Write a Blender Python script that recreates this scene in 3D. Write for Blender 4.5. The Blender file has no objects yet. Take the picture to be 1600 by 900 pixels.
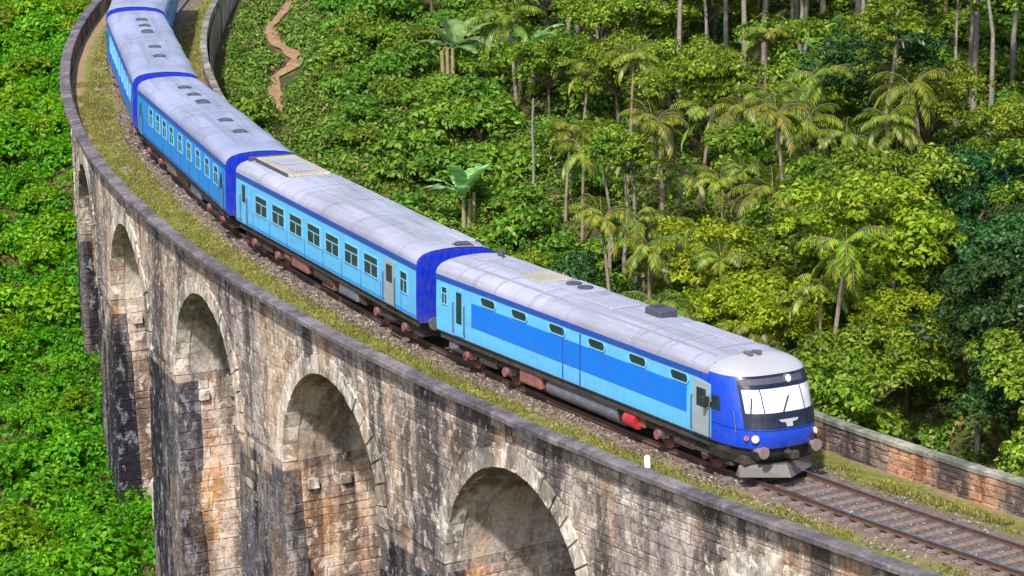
import bpy, math, random
import numpy as np
from mathutils import Matrix, Vector

random.seed(7)
RNG = np.random.default_rng(11)
scene = bpy.context.scene
COL = scene.collection

# ------------------------------------------------------------------ camera
CAM_H = 28.927
cam_data = bpy.data.cameras.new('camera')
cam = bpy.data.objects.new('camera', cam_data)
COL.objects.link(cam)
cam_data.sensor_width = 36.0
cam_data.lens = 5162.66 / 1600 * 36.0
cam_data.clip_start = 1.0
cam_data.clip_end = 4000.0
cam.matrix_world = (Matrix.Translation((0, 0, CAM_H)) @ Matrix.Rotation(math.pi / 2 - 0.24322, 4, 'X')
                    @ Matrix.Rotation(-0.05143, 4, 'Z'))
scene.camera = cam

# ------------------------------------------------------------------ daylight
SUN_EL, SUN_AZ = math.radians(49), math.radians(-166)      # azimuth from +Y towards +X
world = bpy.data.worlds.new('World')
scene.world = world
world.use_nodes = True
wn = world.node_tree
sky = wn.nodes.new('ShaderNodeTexSky')
sky.sky_type = 'NISHITA'
sky.sun_disc = False
sky.sun_elevation = SUN_EL
sky.sun_rotation = SUN_AZ % (2 * math.pi)
sky.air_density = 1.0
sky.dust_density = 2.5
bg = wn.nodes['Background']
bg.inputs['Strength'].default_value = 0.135
wn.links.new(sky.outputs[0], bg.inputs[0])
sun_data = bpy.data.lights.new('sun', 'SUN')
sun_data.energy = 3.9
sun_data.angle = math.radians(2.5)
sun_data.color = (1.0, 0.95, 0.87)
sun = bpy.data.objects.new('sun', sun_data)
COL.objects.link(sun)
to_sun = Vector((math.sin(SUN_AZ) * math.cos(SUN_EL), math.cos(SUN_AZ) * math.cos(SUN_EL), math.sin(SUN_EL)))
sun.rotation_euler = to_sun.to_track_quat('Z', 'Y').to_euler()
sun.location = (-60, -60, 90)
scene.view_settings.view_transform = 'Standard'
scene.view_settings.look = 'None'
scene.view_settings.exposure = 0.68
scene.view_settings.gamma = 1.0
scene.view_settings.use_curve_mapping = False

#GEO-BEGIN
# ------------------------------------------------------------------ the railway alignment (metres, rail head z = 0)
KS = np.array([-150, -100, -75, -50, -25, 0, 25, 50.])
KV = np.array([0.0077, 0.00707, 0.00628, 0.00572, 0.00608, 0.00552, 0.00519, 0.00492])
DS = 0.25
SS = np.arange(-170, 75.01, DS)
_i0 = int(np.argmin(abs(SS)))
_k = np.interp(SS, KS, KV)
TH = np.concatenate([[0], np.cumsum((_k[1:] + _k[:-1]) / 2 * DS)])
TH = TH - TH[_i0] - 1.05465
_tm = (TH[1:] + TH[:-1]) / 2
CX = np.concatenate([[0], np.cumsum(np.cos(_tm) * DS)])
CY = np.concatenate([[0], np.cumsum(np.sin(_tm) * DS)])
CX = CX - CX[_i0] + 3.13808
CY = CY - CY[_i0] + 99.63576
LEAN = 0.04                                  # the line climbs, so plumb is not square to the deck

def frame(s):
    return np.interp(s, SS, CX), np.interp(s, SS, CY), np.interp(s, SS, TH)

def P(s, o, z):
    """world point: s along the line, o outwards of the curve, z above rail head"""
    x, y, t = frame(s)
    return (x + o * np.sin(t) + LEAN * np.minimum(np.asarray(z) + 0.6, 0), y - o * np.cos(t), z)

def to_so(x, y):
    x = np.atleast_1d(np.asarray(x, float)); y = np.atleast_1d(np.asarray(y, float))
    s = np.empty_like(x); o = np.empty_like(x)
    cx, cy, th, sv = CX[::4], CY[::4], TH[::4], SS[::4]
    for a in range(0, len(x), 4000):
        dx = x[a:a + 4000, None] - cx; dy = y[a:a + 4000, None] - cy
        i = np.argmin(dx * dx + dy * dy, 1)
        r = np.arange(len(i))
        t = th[i]
        along = dx[r, i] * np.cos(t) + dy[r, i] * np.sin(t)
        o[a:a + 4000] = dx[r, i] * np.sin(t) - dy[r, i] * np.cos(t)
        s[a:a + 4000] = sv[i] + np.clip(along, -1, 1)
    return s, o

def vnoise(x, y, seed=0):
    """smooth value noise"""
    x = np.asarray(x, float); y = np.asarray(y, float)
    xi = np.floor(x).astype(int); yi = np.floor(y).astype(int)
    fx = x - xi; fy = y - yi
    fx = fx * fx * (3 - 2 * fx); fy = fy * fy * (3 - 2 * fy)
    def h(a, b):
        n = np.sin(a * 127.1 + b * 311.7 + seed * 74.7) * 43758.5453
        return n - np.floor(n)
    return (h(xi, yi) * (1 - fx) + h(xi + 1, yi) * fx) * (1 - fy) + (h(xi, yi + 1) * (1 - fx) + h(xi + 1, yi + 1) * fx) * fy

def ground(x, y):
    s, o = to_so(x, y)
    x = np.atleast_1d(np.asarray(x, float)); y = np.atleast_1d(np.asarray(y, float))
    zo = np.interp(s, [-150, -105, -92, -78, -68, -61, -47, -34, -20, 0, 20, 34, 50, 70],
                   [4, .0, -1.6, -4.2, -8.2, -11.4, -14.8, -17.5, -19, -19, -16, -10, -3, 0])
    zi = np.interp(s, [-150, -105, -90, -78, -66, -55, -40, -20, 0, 20, 34, 50, 70],
                   [5, .2, -1.2, -2.0, -4.2, -7, -10, -11.5, -11.5, -8.5, -5, -2, 0])
    out = zo - 0.16 * np.clip(o - 4, 0, 30) - 0.03 * np.clip(o - 34, 0, 300)
    e = -o
    slope = np.interp(s, [-110, -75, -50, -20, 20], [0.12, 0.2, 0.30, 0.36, 0.33])
    inn = zi + slope * (np.clip(e - 4, 0, 34)) + 0.22 * np.clip(e - 38, 0, 200)
    w = np.clip((o + 5) / 10, 0, 1); w = w * w * (3 - 2 * w)
    z = inn * (1 - w) + out * w
    amp = np.clip((np.abs(o) - 4) / 5, 0, 1)
    z = z + amp * (1.3 * (vnoise(x / 7, y / 7, 1) - .5) + 0.5 * (vnoise(x / 2.5, y / 2.5, 2) - .5))
    # never above the formation under the track bed
    near = np.clip((np.abs(o) - 4.4) / 3.0, 0, 1)
    z = np.where(near < 1, np.minimum(z, -0.55 + near * 3), z)
    return z
#GEO-END

# ------------------------------------------------------------------ object helpers
def link(o, parent=None, mtx=None):
    COL.objects.link(o)
    if mtx is not None:
        o.matrix_world = mtx
    if parent is not None:
        o.parent = parent
    return o

def mesh_from(name, V, F, smooth=False):
    me = bpy.data.meshes.new(name)
    me.from_pydata([tuple(map(float, v)) for v in V], [], F)
    if smooth:
        me.polygons.foreach_set('use_smooth', [True] * len(me.polygons))
    me.update()
    return me

def quads_mesh(name, V, nv=4):
    """V: (n, nv, 3) array of separate polygons -> mesh, fast"""
    n = V.shape[0]
    me = bpy.data.meshes.new(name)
    me.vertices.add(n * nv)
    me.vertices.foreach_set('co', np.ascontiguousarray(V, dtype=np.float32).ravel())
    me.loops.add(n * nv)
    me.loops.foreach_set('vertex_index', np.arange(n * nv, dtype=np.int32))
    me.polygons.add(n)
    me.polygons.foreach_set('loop_start', np.arange(0, n * nv, nv, dtype=np.int32))
    me.update(calc_edges=True)
    return me

class MB:
    def __init__(self):
        self.v, self.f = [], []
    def add(self, V, F):
        b = len(self.v)
        self.v.extend(V)
        self.f.extend([tuple(i + b for i in f) for f in F])
        return self
    def box(self, x0, x1, y0, y1, z0, z1, ch=0.0):
        if ch <= 0:
            V = [(x, y, z) for x in (x0, x1) for y in (y0, y1) for z in (z0, z1)]
            F = [(0, 1, 3, 2), (4, 6, 7, 5), (0, 4, 5, 1), (2, 3, 7, 6), (0, 2, 6, 4), (1, 5, 7, 3)]
            return self.add(V, F)
        c = ch
        V = []; idx = {}
        for ix, (x, dx) in enumerate(((x0, c), (x1, -c))):
            for iy, (y, dy) in enumerate(((y0, c), (y1, -c))):
                for iz, (z, dz) in enumerate(((z0, c), (z1, -c))):
                    idx[ix, iy, iz, 0] = len(V); V.append((x, y + dy, z + dz))
                    idx[ix, iy, iz, 1] = len(V); V.append((x + dx, y, z + dz))
                    idx[ix, iy, iz, 2] = len(V); V.append((x + dx, y + dy, z))
        F = []
        def q(*k): F.append(tuple(idx[t] for t in k))
        q((0,0,0,0),(0,0,1,0),(0,1,1,0),(0,1,0,0)); q((1,0,0,0),(1,1,0,0),(1,1,1,0),(1,0,1,0))
        q((0,0,0,1),(1,0,0,1),(1,0,1,1),(0,0,1,1)); q((0,1,0,1),(0,1,1,1),(1,1,1,1),(1,1,0,1))
        q((0,0,0,2),(0,1,0,2),(1,1,0,2),(1,0,0,2)); q((0,0,1,2),(1,0,1,2),(1,1,1,2),(0,1,1,2))
        for a in (0, 1):
            for b in (0, 1):
                q((a,b,0,0),(a,b,0,1),(a,b,1,1),(a,b,1,0))
                q((a,0,b,0),(a,1,b,0),(a,1,b,2),(a,0,b,2))
                q((0,a,b,1),(1,a,b,1),(1,a,b,2),(0,a,b,2))
                for d in (0, 1):
                    q((a,b,d,0),(a,b,d,1),(a,b,d,2))
        return self.add(V, F)
    def cyl(self, p0, p1, r0, r1=None, n=10, caps=True):
        r1 = r0 if r1 is None else r1
        p0 = Vector(p0); p1 = Vector(p1)
        d = (p1 - p0).normalized()
        a = d.orthogonal().normalized(); b = d.cross(a)
        V = []
        for p, r in ((p0, r0), (p1, r1)):
            for k in range(n):
                t = 2 * math.pi * k / n
                V.append(tuple(p + (a * math.cos(t) + b * math.sin(t)) * r))
        F = [(k, (k + 1) % n, n + (k + 1) % n, n + k) for k in range(n)]
        if caps:
            F += [tuple(range(n - 1, -1, -1)), tuple(range(n, 2 * n))]
        return self.add(V, F)
    def loft(self, rings, closed=False):
        n = len(rings[0]); V = [p for r in rings for p in r]; F = []
        for i in range(len(rings) - 1):
            for j in range(n if closed else n - 1):
                k = (j + 1) % n
                F.append((i * n + j, i * n + k, (i + 1) * n + k, (i + 1) * n + j))
        return self.add(V, F)
    def build(self, name, mat, parent=None, mtx=None, smooth=False, fix=True):
        me = mesh_from(name, self.v, self.f, smooth)
        if fix:
            import bmesh
            bm = bmesh.new(); bm.from_mesh(me)
            bmesh.ops.recalc_face_normals(bm, faces=bm.faces)
            bm.to_mesh(me); bm.free()
        me.materials.append(mat)
        o = bpy.data.objects.new(name, me)
        return link(o, parent, mtx)

def empty(name, label, cat, loc=(0, 0, 0), group=None, mtx=None):
    o = bpy.data.objects.new(name, None)
    o.empty_display_size = 0.3
    if mtx is not None:
        o.matrix_world = mtx
    else:
        o.location = loc
    COL.objects.link(o)
    return tag(o, label, cat, group)

def tag(o, label=None, cat=None, group=None, kind=None):
    if label: o['label'] = label
    if cat: o['category'] = cat
    if group: o['group'] = group
    if kind: o['kind'] = kind
    return o

def inst(name, me, parent, mtx=None):
    o = bpy.data.objects.new(name, me)
    COL.objects.link(o)
    o.parent = parent
    if mtx is not None:
        o.matrix_local = mtx
    return o

# ------------------------------------------------------------------ materials
class NT:
    def __init__(self, name):
        self.m = bpy.data.materials.new(name)
        self.m.use_nodes = True
        self.t = self.m.node_tree
        self.b = self.t.nodes['Principled BSDF']
        self.out = self.t.nodes['Material Output']
    def n(self, typ, **kw):
        nd = self.t.nodes.new(typ)
        for k, v in kw.items():
            if k.startswith('_'):
                setattr(nd, k[1:], v)
        return nd
    def l(self, a, b):
        self.t.links.new(a, b)
    def pos(self, scale=(1, 1, 1), local=False):
        if local:
            src = self.n('ShaderNodeTexCoord').outputs['Object']
        else:
            src = self.n('ShaderNodeNewGeometry').outputs['Position']
        mp = self.n('ShaderNodeMapping')
        mp.inputs['Scale'].default_value = scale
        self.l(src, mp.inputs['Vector'])
        return mp.outputs['Vector']
    def noise(self, scale, detail=4, rough=0.55, vec=None, dist=0.0):
        nd = self.n('ShaderNodeTexNoise')
        nd.inputs['Scale'].default_value = scale
        nd.inputs['Detail'].default_value = detail
        nd.inputs['Roughness'].default_value = rough
        nd.inputs['Distortion'].default_value = dist
        if vec is not None:
            self.l(vec, nd.inputs['Vector'])
        return nd.outputs['Fac']
    def ramp(self, fac, stops):
        r = self.n('ShaderNodeValToRGB')
        el = r.color_ramp.elements
        while len(el) < len(stops):
            el.new(0.5)
        for e, (p, c) in zip(el, stops):
            e.position = p
            e.color = (*c, 1) if isinstance(c, tuple) else (c, c, c, 1)
        self.l(fac, r.inputs[0])
        return r.outputs[0]
    def mix(self, fac, a, b, mode='MIX'):
        m = self.n('ShaderNodeMix')
        m.data_type = 'RGBA'
        m.blend_type = mode
        for sock, v in ((m.inputs[0], fac), (m.inputs[6], a), (m.inputs[7], b)):
            if isinstance(v, (int, float)):
                sock.default_value = v
            elif isinstance(v, tuple):
                sock.default_value = (*v, 1)
            else:
                self.l(v, sock)
        return m.outputs[2]
    def island(self):
        return self.n('ShaderNodeNewGeometry').outputs['Random Per Island']
    def objrand(self):
        return self.n('ShaderNodeObjectInfo').outputs['Random']
    def math(self, op, a, b=0.0):
        m = self.n('ShaderNodeMath'); m.operation = op
        for sock, v in ((m.inputs[0], a), (m.inputs[1], b)):
            if isinstance(v, (int, float)): sock.default_value = v
            else: self.l(v, sock)
        return m.outputs[0]
    def bump(self, h, strength=0.3, dist=0.05):
        b = self.n('ShaderNodeBump')
        b.inputs['Strength'].default_value = strength
        b.inputs['Distance'].default_value = dist
        self.l(h, b.inputs['Height'])
        self.l(b.outputs[0], self.b.inputs['Normal'])
    def done(self, color, rough=0.7, metal=0.0, spec=0.5, coat=0.0):
        if isinstance(color, tuple):
            self.b.inputs['Base Color'].default_value = (*color, 1)
        else:
            self.l(color, self.b.inputs['Base Color'])
        if isinstance(rough, (int, float)):
            self.b.inputs['Roughness'].default_value = rough
        else:
            self.l(rough, self.b.inputs['Roughness'])
        self.b.inputs['Metallic'].default_value = metal
        self.b.inputs['Specular IOR Level'].default_value = spec
        self.b.inputs['Coat Weight'].default_value = coat
        return self.m

def paint(name, col, dirt=0.35, rough=0.32, coat=0.25, dcol=(.10, .085, .07), spec=.5):
    t = NT(name)
    a = t.noise(1.3, 5, .6, t.pos((.5, .5, 3.0), True))
    b = t.noise(9, 4, .6, t.pos((1, 1, .25), True))
    f = t.math('MULTIPLY', t.ramp(t.math('MULTIPLY', a, b), [(.18, 0.0), (.42, 1.0)]), dirt)
    c = t.mix(t.noise(.6, 2, .5, t.pos((1, 1, 1), True)), tuple(x * .88 for x in col), tuple(min(1, x * 1.08) for x in col))
    r = t.ramp(b, [(.3, rough), (.75, min(1, rough + .25))])
    t.bump(t.noise(2.2, 2, .5, t.pos((1, 1, 1), True)), .08, .05)
    sep = t.n('ShaderNodeSeparateXYZ'); t.l(t.n('ShaderNodeTexCoord').outputs['Object'], sep.inputs[0])
    low = t.ramp(t.math('ADD', sep.outputs['Z'], t.math('MULTIPLY', b, -.8)), [(.45, 1.0), (1.05, 0.0)])     # brake dust thrown up along the sill
    f = t.math('MAXIMUM', f, t.math('MULTIPLY', low, dirt * 1.5))
    return t.done(t.mix(f, c, dcol), r, coat=coat, spec=spec)

def roof_paint(name, col, dcol):
    t = NT(name)
    long = t.noise(1.0, 5, .62, t.pos((.16, 2.2, 1.0), True), .3)          # lengthwise dirt streaks, also painting in the light and dark bands of the arc
    cross = t.noise(1.0, 4, .6, t.pos((2.6, .35, .35), True), .3)         # runs down from the ridge
    spot = t.noise(2.0, 5, .7, t.pos((1, 1, 1), True))
    c = t.ramp(t.noise(.35, 3, .5, t.pos((1, 1, 1), True)), [(.35, tuple(x * .84 for x in col)), (.65, tuple(x * 1.12 for x in col))])
    c = t.mix(t.math('MULTIPLY', t.ramp(long, [(.46, 0.0), (.66, 1.0)]), .55), c, dcol)
    c = t.mix(t.math('MULTIPLY', t.ramp(cross, [(.55, 0.0), (.70, 1.0)]), .40), c, dcol)
    c = t.mix(t.math('MULTIPLY', t.ramp(spot, [(.60, 0.0), (.70, 1.0)]), .45), c, (.20, .145, .115))
    t.bump(spot, .12, .04)
    return t.done(c, .55, spec=.35)

def plain(name, col, rough=.6, metal=0.0, var=.25, scale=4.0, spec=.5, coat=0.0):
    t = NT(name)
    n = t.noise(scale, 5, .6, t.pos((1, 1, 1), True))
    c = t.ramp(n, [(.25, tuple(x * (1 - var) for x in col)), (.75, tuple(min(1, x * (1 + var)) for x in col))])
    return t.done(c, rough, metal, spec, coat)

def stone(name, tan, grey, dark, dark_amt, light=(.60, .56, .50), light_amt=.35, orange=(.46, .25, .11), orange_amt=.3, isl_amt=.35):
    """weathered masonry: drifting body colour, broad black run-off bands, lime bloom, rusty earth patches"""
    t = NT(name)
    isl = t.island()
    big = t.noise(.22, 4, .6, t.pos())
    med = t.noise(.75, 6, .68, t.pos((1, 1, .7)), .8)
    fine = t.noise(5.5, 5, .75, t.pos())
    band = t.noise(.42, 5, .60, t.pos((1, 1, .13)), .5)
    drip = t.noise(1.5, 5, .65, t.pos((1, 1, .12)), .4)
    bloom = t.noise(1.2, 5, .66, t.pos((1, 1, .35)), .6)
    c = t.mix(t.ramp(big, [(.42, 0.0), (.58, 1.0)]), tan, grey)
    c = t.mix(t.math('MULTIPLY', t.ramp(t.noise(.33, 4, .62, t.pos((1.3, 1.3, .5)), .4), [(.48, 0.0), (.62, 1.0)]), orange_amt), c, orange)
    c = t.mix(isl_amt, c, t.ramp(isl, [(0.0, .30), (.5, .5), (1.0, .70)]), 'OVERLAY')
    c = t.mix(.7, c, t.ramp(med, [(.34, .16), (.5, .5), (.66, .86)]), 'OVERLAY')
    c = t.mix(t.math('MULTIPLY', t.ramp(bloom, [(.54, 0.0), (.64, 1.0)]), light_amt), c, light)
    c = t.mix(t.math('MULTIPLY', t.ramp(band, [(.48, 0.0), (.55, 1.0)]), dark_amt), c, dark)
    c = t.mix(t.math('MULTIPLY', t.ramp(drip, [(.56, 0.0), (.66, 1.0)]), .7 * dark_amt), c, dark)
    c = t.mix(t.math('MULTIPLY', t.ramp(fine, [(.50, 0.0), (.58, 1.0)]), .62 * dark_amt), c, dark)
    c = t.mix(t.math('MULTIPLY', t.ramp(t.noise(2.6, 5, .72, t.pos((1, 1, .7)), .5), [(.54, 0.0), (.62, 1.0)]), 1.0 * light_amt), c, light)
    t.bump(t.noise(4, 7, .75, t.pos()), .9, .10)
    return t.done(c, .92, spec=.25)

def leafmat(name, a, b, c, trans=.35, rough=.45, yellow=(.30, .26, .03), yamt=.10, spec=.22):
    """a, b, c: three leaf colours; one per leaf, drifting from plant to plant"""
    t = NT(name)
    isl = t.island()
    col = t.ramp(isl, [(0.0, a), (.5, b), (1.0, c)])
    ob = t.objrand()
    hsv = t.n('ShaderNodeHueSaturation')
    t.l(col, hsv.inputs['Color'])
    hsv.inputs['Saturation'].default_value = 1.04
    t.l(t.ramp(ob, [(0.0, .470), (1.0, .528)]), hsv.inputs['Hue'])
    pos = t.noise(.45, 3, .5, t.pos())
    t.l(t.math('MULTIPLY', t.ramp(ob, [(0.0, .75), (.5, 1.2), (1.0, .9)]), t.ramp(pos, [(.3, .72), (.7, 1.3)])), hsv.inputs['Value'])
    col = t.mix(t.math('MULTIPLY', t.ramp(t.math('FRACT', t.math('MULTIPLY', isl, 37.7)), [(.86, 0.0), (.92, 1.0)]), yamt * 4), hsv.outputs[0], yellow)
    t.done(col, rough, spec=spec)
    tr = t.n('ShaderNodeBsdfTranslucent')
    t.l(t.mix(.5, col, tuple(min(1, x * 1.6) for x in b)), tr.inputs['Color'])
    mx = t.n('ShaderNodeMixShader'); mx.inputs[0].default_value = trans
    t.l(t.b.outputs[0], mx.inputs[1]); t.l(tr.outputs[0], mx.inputs[2])
    t.l(mx.outputs[0], t.out.inputs['Surface'])
    return t.m

M = {}
M['spandrel'] = stone('spandrel_stone', (.42, .33, .255), (.31, .26, .24), (.035, .030, .036), .78, light=(.70, .63, .55), light_amt=.60, orange=(.42, .24, .12), orange_amt=.45)
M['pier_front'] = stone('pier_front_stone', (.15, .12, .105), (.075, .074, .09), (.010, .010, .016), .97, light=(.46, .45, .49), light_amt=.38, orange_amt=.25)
M['pier_side'] = stone('pier_side_stone', (.56, .42, .335), (.49, .40, .36), (.06, .038, .03), .72, light=(.76, .67, .60), light_amt=.6, orange=(.56, .27, .085), orange_amt=.85, isl_amt=.28)
M['ring'] = stone('ring_stone', (.56, .49, .41), (.46, .41, .36), (.06, .055, .05), .62, light=(.76, .71, .63), light_amt=.85, orange_amt=.35, isl_amt=.5)
M['mortar'] = stone('mortar', (.29, .225, .18), (.21, .18, .17), (.03, .027, .032), .85, light=(.55, .50, .44), light_amt=.45, orange=(.38, .22, .11), orange_amt=.45)
M['barrel'] = stone('barrel_stone', (.54, .44, .35), (.46, .40, .36), (.05, .042, .036), .55, light=(.66, .60, .53), light_amt=.5)
M['coping'] = stone('coping_concrete', (.165, .145, .152), (.125, .112, .126), (.045, .04, .05), .55, light=(.26, .24, .245), light_amt=.35, orange_amt=.05)
M['coping_mossy'] = stone('coping_concrete_mossy', (.25, .25, .195), (.20, .20, .18), (.06, .06, .05), .55, light=(.38, .37, .34), light_amt=.4, orange_amt=.1)
M['parapet_in'] = stone('parapet_inner_stone', (.28, .19, .145), (.18, .145, .135), (.03, .026, .03), .8, light=(.50, .38, .30), light_amt=.35, orange=(.58, .25, .09), orange_amt=.6)

def ground_mat():
    t = NT('hillside_soil')
    n = t.noise(.5, 5, .6, t.pos()); f = t.noise(4, 5, .7, t.pos())
    c = t.ramp(n, [(.3, (.05, .045, .02)), (.5, (.06, .07, .02)), (.68, (.16, .10, .05))])
    c = t.mix(.5, c, t.ramp(f, [(.3, .3), (.7, .75)]), 'OVERLAY')
    t.bump(f, .8, .2)
    return t.done(c, .95, spec=.2)
M['soil'] = ground_mat()

def path_mat():
    t = NT('path_earth')
    f = t.noise(2.5, 5, .7, t.pos())
    c = t.ramp(f, [(.3, (.17, .10, .055)), (.55, (.26, .165, .095)), (.75, (.36, .26, .17))])
    t.bump(f, .6, .1)
    return t.done(c, .95, spec=.2)
M['path'] = path_mat()

def bed_mat():
    t = NT('trackbed_gravel')
    uv = t.n('ShaderNodeTexCoord').outputs['UV']
    sep = t.n('ShaderNodeSeparateXYZ'); t.l(uv, sep.inputs[0])
    o = sep.outputs['X']                                        # 0..1 over -4..4 m
    wob = t.math('ADD', o, t.math('MULTIPLY', t.math('SUBTRACT', t.noise(.55, 4, .6, t.pos()), .5), .13))
    grav = t.ramp(t.noise(11, 4, .75, t.pos()), [(.3, (.038, .028, .024)), (.5, (.085, .065, .058)), (.7, (.17, .14, .135))])  # dark ballast gravel, its tone also carrying painted shade from the train
    red = t.ramp(t.noise(6, 4, .7, t.pos()), [(.3, (.15, .085, .06)), (.6, (.30, .18, .12)), (.8, (.40, .29, .20))])
    sand = t.ramp(t.noise(5, 4, .7, t.pos()), [(.3, (.30, .22, .12)), (.7, (.46, .35, .21))])
    moss = t.ramp(t.noise(3, 5, .7, t.pos()), [(.3, (.085, .10, .02)), (.55, (.175, .185, .042)), (.8, (.32, .27, .11))])
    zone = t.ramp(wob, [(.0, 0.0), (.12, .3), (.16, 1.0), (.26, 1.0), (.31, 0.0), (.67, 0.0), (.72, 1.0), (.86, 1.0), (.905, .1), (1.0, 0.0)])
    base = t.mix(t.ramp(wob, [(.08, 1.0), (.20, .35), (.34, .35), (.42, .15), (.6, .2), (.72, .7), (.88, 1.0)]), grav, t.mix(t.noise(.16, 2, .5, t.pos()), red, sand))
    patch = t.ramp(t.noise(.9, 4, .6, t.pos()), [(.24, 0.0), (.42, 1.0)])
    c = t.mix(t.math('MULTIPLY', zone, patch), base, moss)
    t.bump(t.noise(14, 4, .8, t.pos()), .9, .06)
    return t.done(c, .95, spec=.2)
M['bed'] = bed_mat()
M['rail'] = plain('rail_steel', (.13, .075, .055), .55, .4, .4, 6)
M['railhead'] = plain('rail_head', (.42, .40, .40), .28, 1.0, .2, 3)
M['sleeper'] = plain('sleeper_wood', (.16, .128, .125), .9, 0, .5, 5, .2)
M['ballast'] = (lambda t: t.done(t.ramp(t.island(), [(0.0, (.035, .028, .026)), (.5, (.095, .074, .066)), (.85, (.19, .15, .138)), (1.0, (.36, .32, .30))]), .95, spec=.2))(NT('ballast_stone'))

# ------------------------------------------------------------------ ground sheet
gx = np.concatenate([np.linspace(-900, -70, 40), np.arange(-69, 70, 1.0), np.linspace(71, 900, 40)])
gy = np.concatenate([np.linspace(-500, 60, 30), np.arange(61, 236, 1.0), np.linspace(238, 1500, 50)])
GX, GY = np.meshgrid(gx, gy, indexing='ij')
GZ = ground(GX.ravel(), GY.ravel()).reshape(GX.shape)
ny = len(gy)
V = np.stack([GX.ravel(), GY.ravel(), GZ.ravel()], 1)
F = [(i * ny + j, (i + 1) * ny + j, (i + 1) * ny + j + 1, i * ny + j + 1) for i in range(len(gx) - 1) for j in range(ny - 1)]
gme = mesh_from('ground', V, F, True); gme.materials.append(M['soil'])
g = link(bpy.data.objects.new('ground', gme)); tag(g, kind='structure')

# footpath winding up beside the far end of the line
PATH_SO = [(-58, -7.6), (-66, -7.2), (-72.3, -6.9), (-75.0, -6.7), (-77.0, -6.8), (-78.0, -7.7), (-79.7, -8.1), (-81.8, -7.5), (-85.4, -6.5), (-87.8, -6.1), (-91.5, -6.7), (-94.9, -6.9), (-98, -7.2), (-106, -8.0)]
ps = np.linspace(-58, -106, 130)
po = np.interp(-ps, [-a for a, b in PATH_SO], [b for a, b in PATH_SO])
px, py, _ = P(ps, po, 0)
tx = np.gradient(px); ty = np.gradient(py); ln = np.hypot(tx, ty); nx, nyv = -ty / ln, tx / ln
mb = MB(); rings = []
for i in range(34, len(ps)):
    w = (.34 if i > 40 else .34 * (i - 33) / 8) + .08 * math.sin(i * .35) + .05 * math.sin(i * .83)
    rr = []
    for k in (-1.0, -.5, 0, .5, 1.0):
        a, b = px[i] + nx[i] * w * k, py[i] + nyv[i] * w * k
        rr.append((a, b, float(ground(a, b)[0]) + .10 + .05 * (1 - k * k)))
    rings.append(rr)
mb.loft(rings)
pth = mb.build('path', M['path'], smooth=True); tag(pth, kind='structure')
PATH_XY = np.stack([px, py], 1)
PATH_OPEN = PATH_XY[34:]

# ------------------------------------------------------------------ track bed on the deck
so = np.arange(-150, 66, 1.0)
prof = [(-3.35, -.30), (-2.7, -.33), (-2.1, -.30), (-1.6, -.24), (-1.2, -.225), (0, -.20), (1.2, -.17), (1.6, -.19), (2.2, -.27), (2.8, -.28), (3.66, -.26)]
V, F, U = [], [], []
for i, s in enumerate(so):
    for (o, z) in prof:
        zz = z + .05 * (float(vnoise(s / 1.7, o * 1.3, 5)) - .5) * (abs(o) > 1.4)
        V.append(P(s, o, zz)); U.append(((o + 4) / 8, s / 100))
m_ = len(prof)
F = [(i * m_ + j, i * m_ + j + 1, (i + 1) * m_ + j + 1, (i + 1) * m_ + j) for i in range(len(so) - 1) for j in range(m_ - 1)]
F = [f[::-1] for f in F]
bme = mesh_from('trackbed', V, F, True)
uvl = bme.uv_layers.new(name='UVMap')
for l in bme.loops:
    uvl.data[l.index].uv = U[l.vertex_index]
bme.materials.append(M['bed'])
bme.flip_normals() if bme.polygons[0].normal.z < 0 else None
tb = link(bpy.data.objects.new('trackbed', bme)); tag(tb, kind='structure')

# ballast stones (uncountable)
def stones(n, s0, s1, o0, o1, zf, r0, r1):
    s = RNG.uniform(s0, s1, n); o = RNG.uniform(o0, o1, n)
    z = np.interp(o, [a for a, b in prof], [b for a, b in prof])
    x, y, z = P(s, o, z + zf)
    r = RNG.uniform(r0, r1, n)
    a = RNG.uniform(0, 2 * np.pi, n)
    base = np.array([(1, 0, 0), (0, 1, .1), (-1, 0, 0), (0, -1, -.1), (0.1, 0, .7), (0, .1, -.6)])
    tri = np.array([(0, 1, 4), (1, 2, 4), (2, 3, 4), (3, 0, 4)])
    j = RNG.uniform(.65, 1.3, (n, 6, 1))
    v = base[None] * j * r[:, None, None]
    vx = v[:, :, 0] * np.cos(a)[:, None] - v[:, :, 1] * np.sin(a)[:, None]
    vy = v[:, :, 0] * np.sin(a)[:, None] + v[:, :, 1] * np.cos(a)[:, None]
    vv = np.stack([vx + x[:, None], vy + y[:, None], v[:, :, 2] + z[:, None]], 2)
    return vv, tri
def stone_obj(name, sets, mat):
    VV, FF, b = [], [], 0
    for vv, tri in sets:
        n = vv.shape[0]
        VV.append(vv.reshape(-1, 3))
        FF.append((tri[None] + (np.arange(n) * 6)[:, None, None] + b).reshape(-1, 3)); b += n * 6
    VV = np.concatenate(VV); FF = np.concatenate(FF)
    me = bpy.data.meshes.new(name)
    me.vertices.add(len(VV)); me.vertices.foreach_set('co', VV.astype(np.float32).ravel())
    me.loops.add(FF.size); me.loops.foreach_set('vertex_index', FF.astype(np.int32).ravel())
    me.polygons.add(len(FF)); me.polygons.foreach_set('loop_start', np.arange(0, FF.size, 3, dtype=np.int32))
    me.update(calc_edges=True); me.materials.append(mat)
    return link(bpy.data.objects.new(name, me))
b_ = stone_obj('ballast', [stones(15000, 6, 36, -2.2, 1.9, -.02, .03, .075), stones(11000, -60, 8, .9, 1.75, -.01, .03, .08), stones(2500, -110, -45, 1.2, 2.6, 0, .04, .08), stones(2500, -115, 0, -2.6, -1.2, 0, .04, .08)], M['ballast'])
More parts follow.
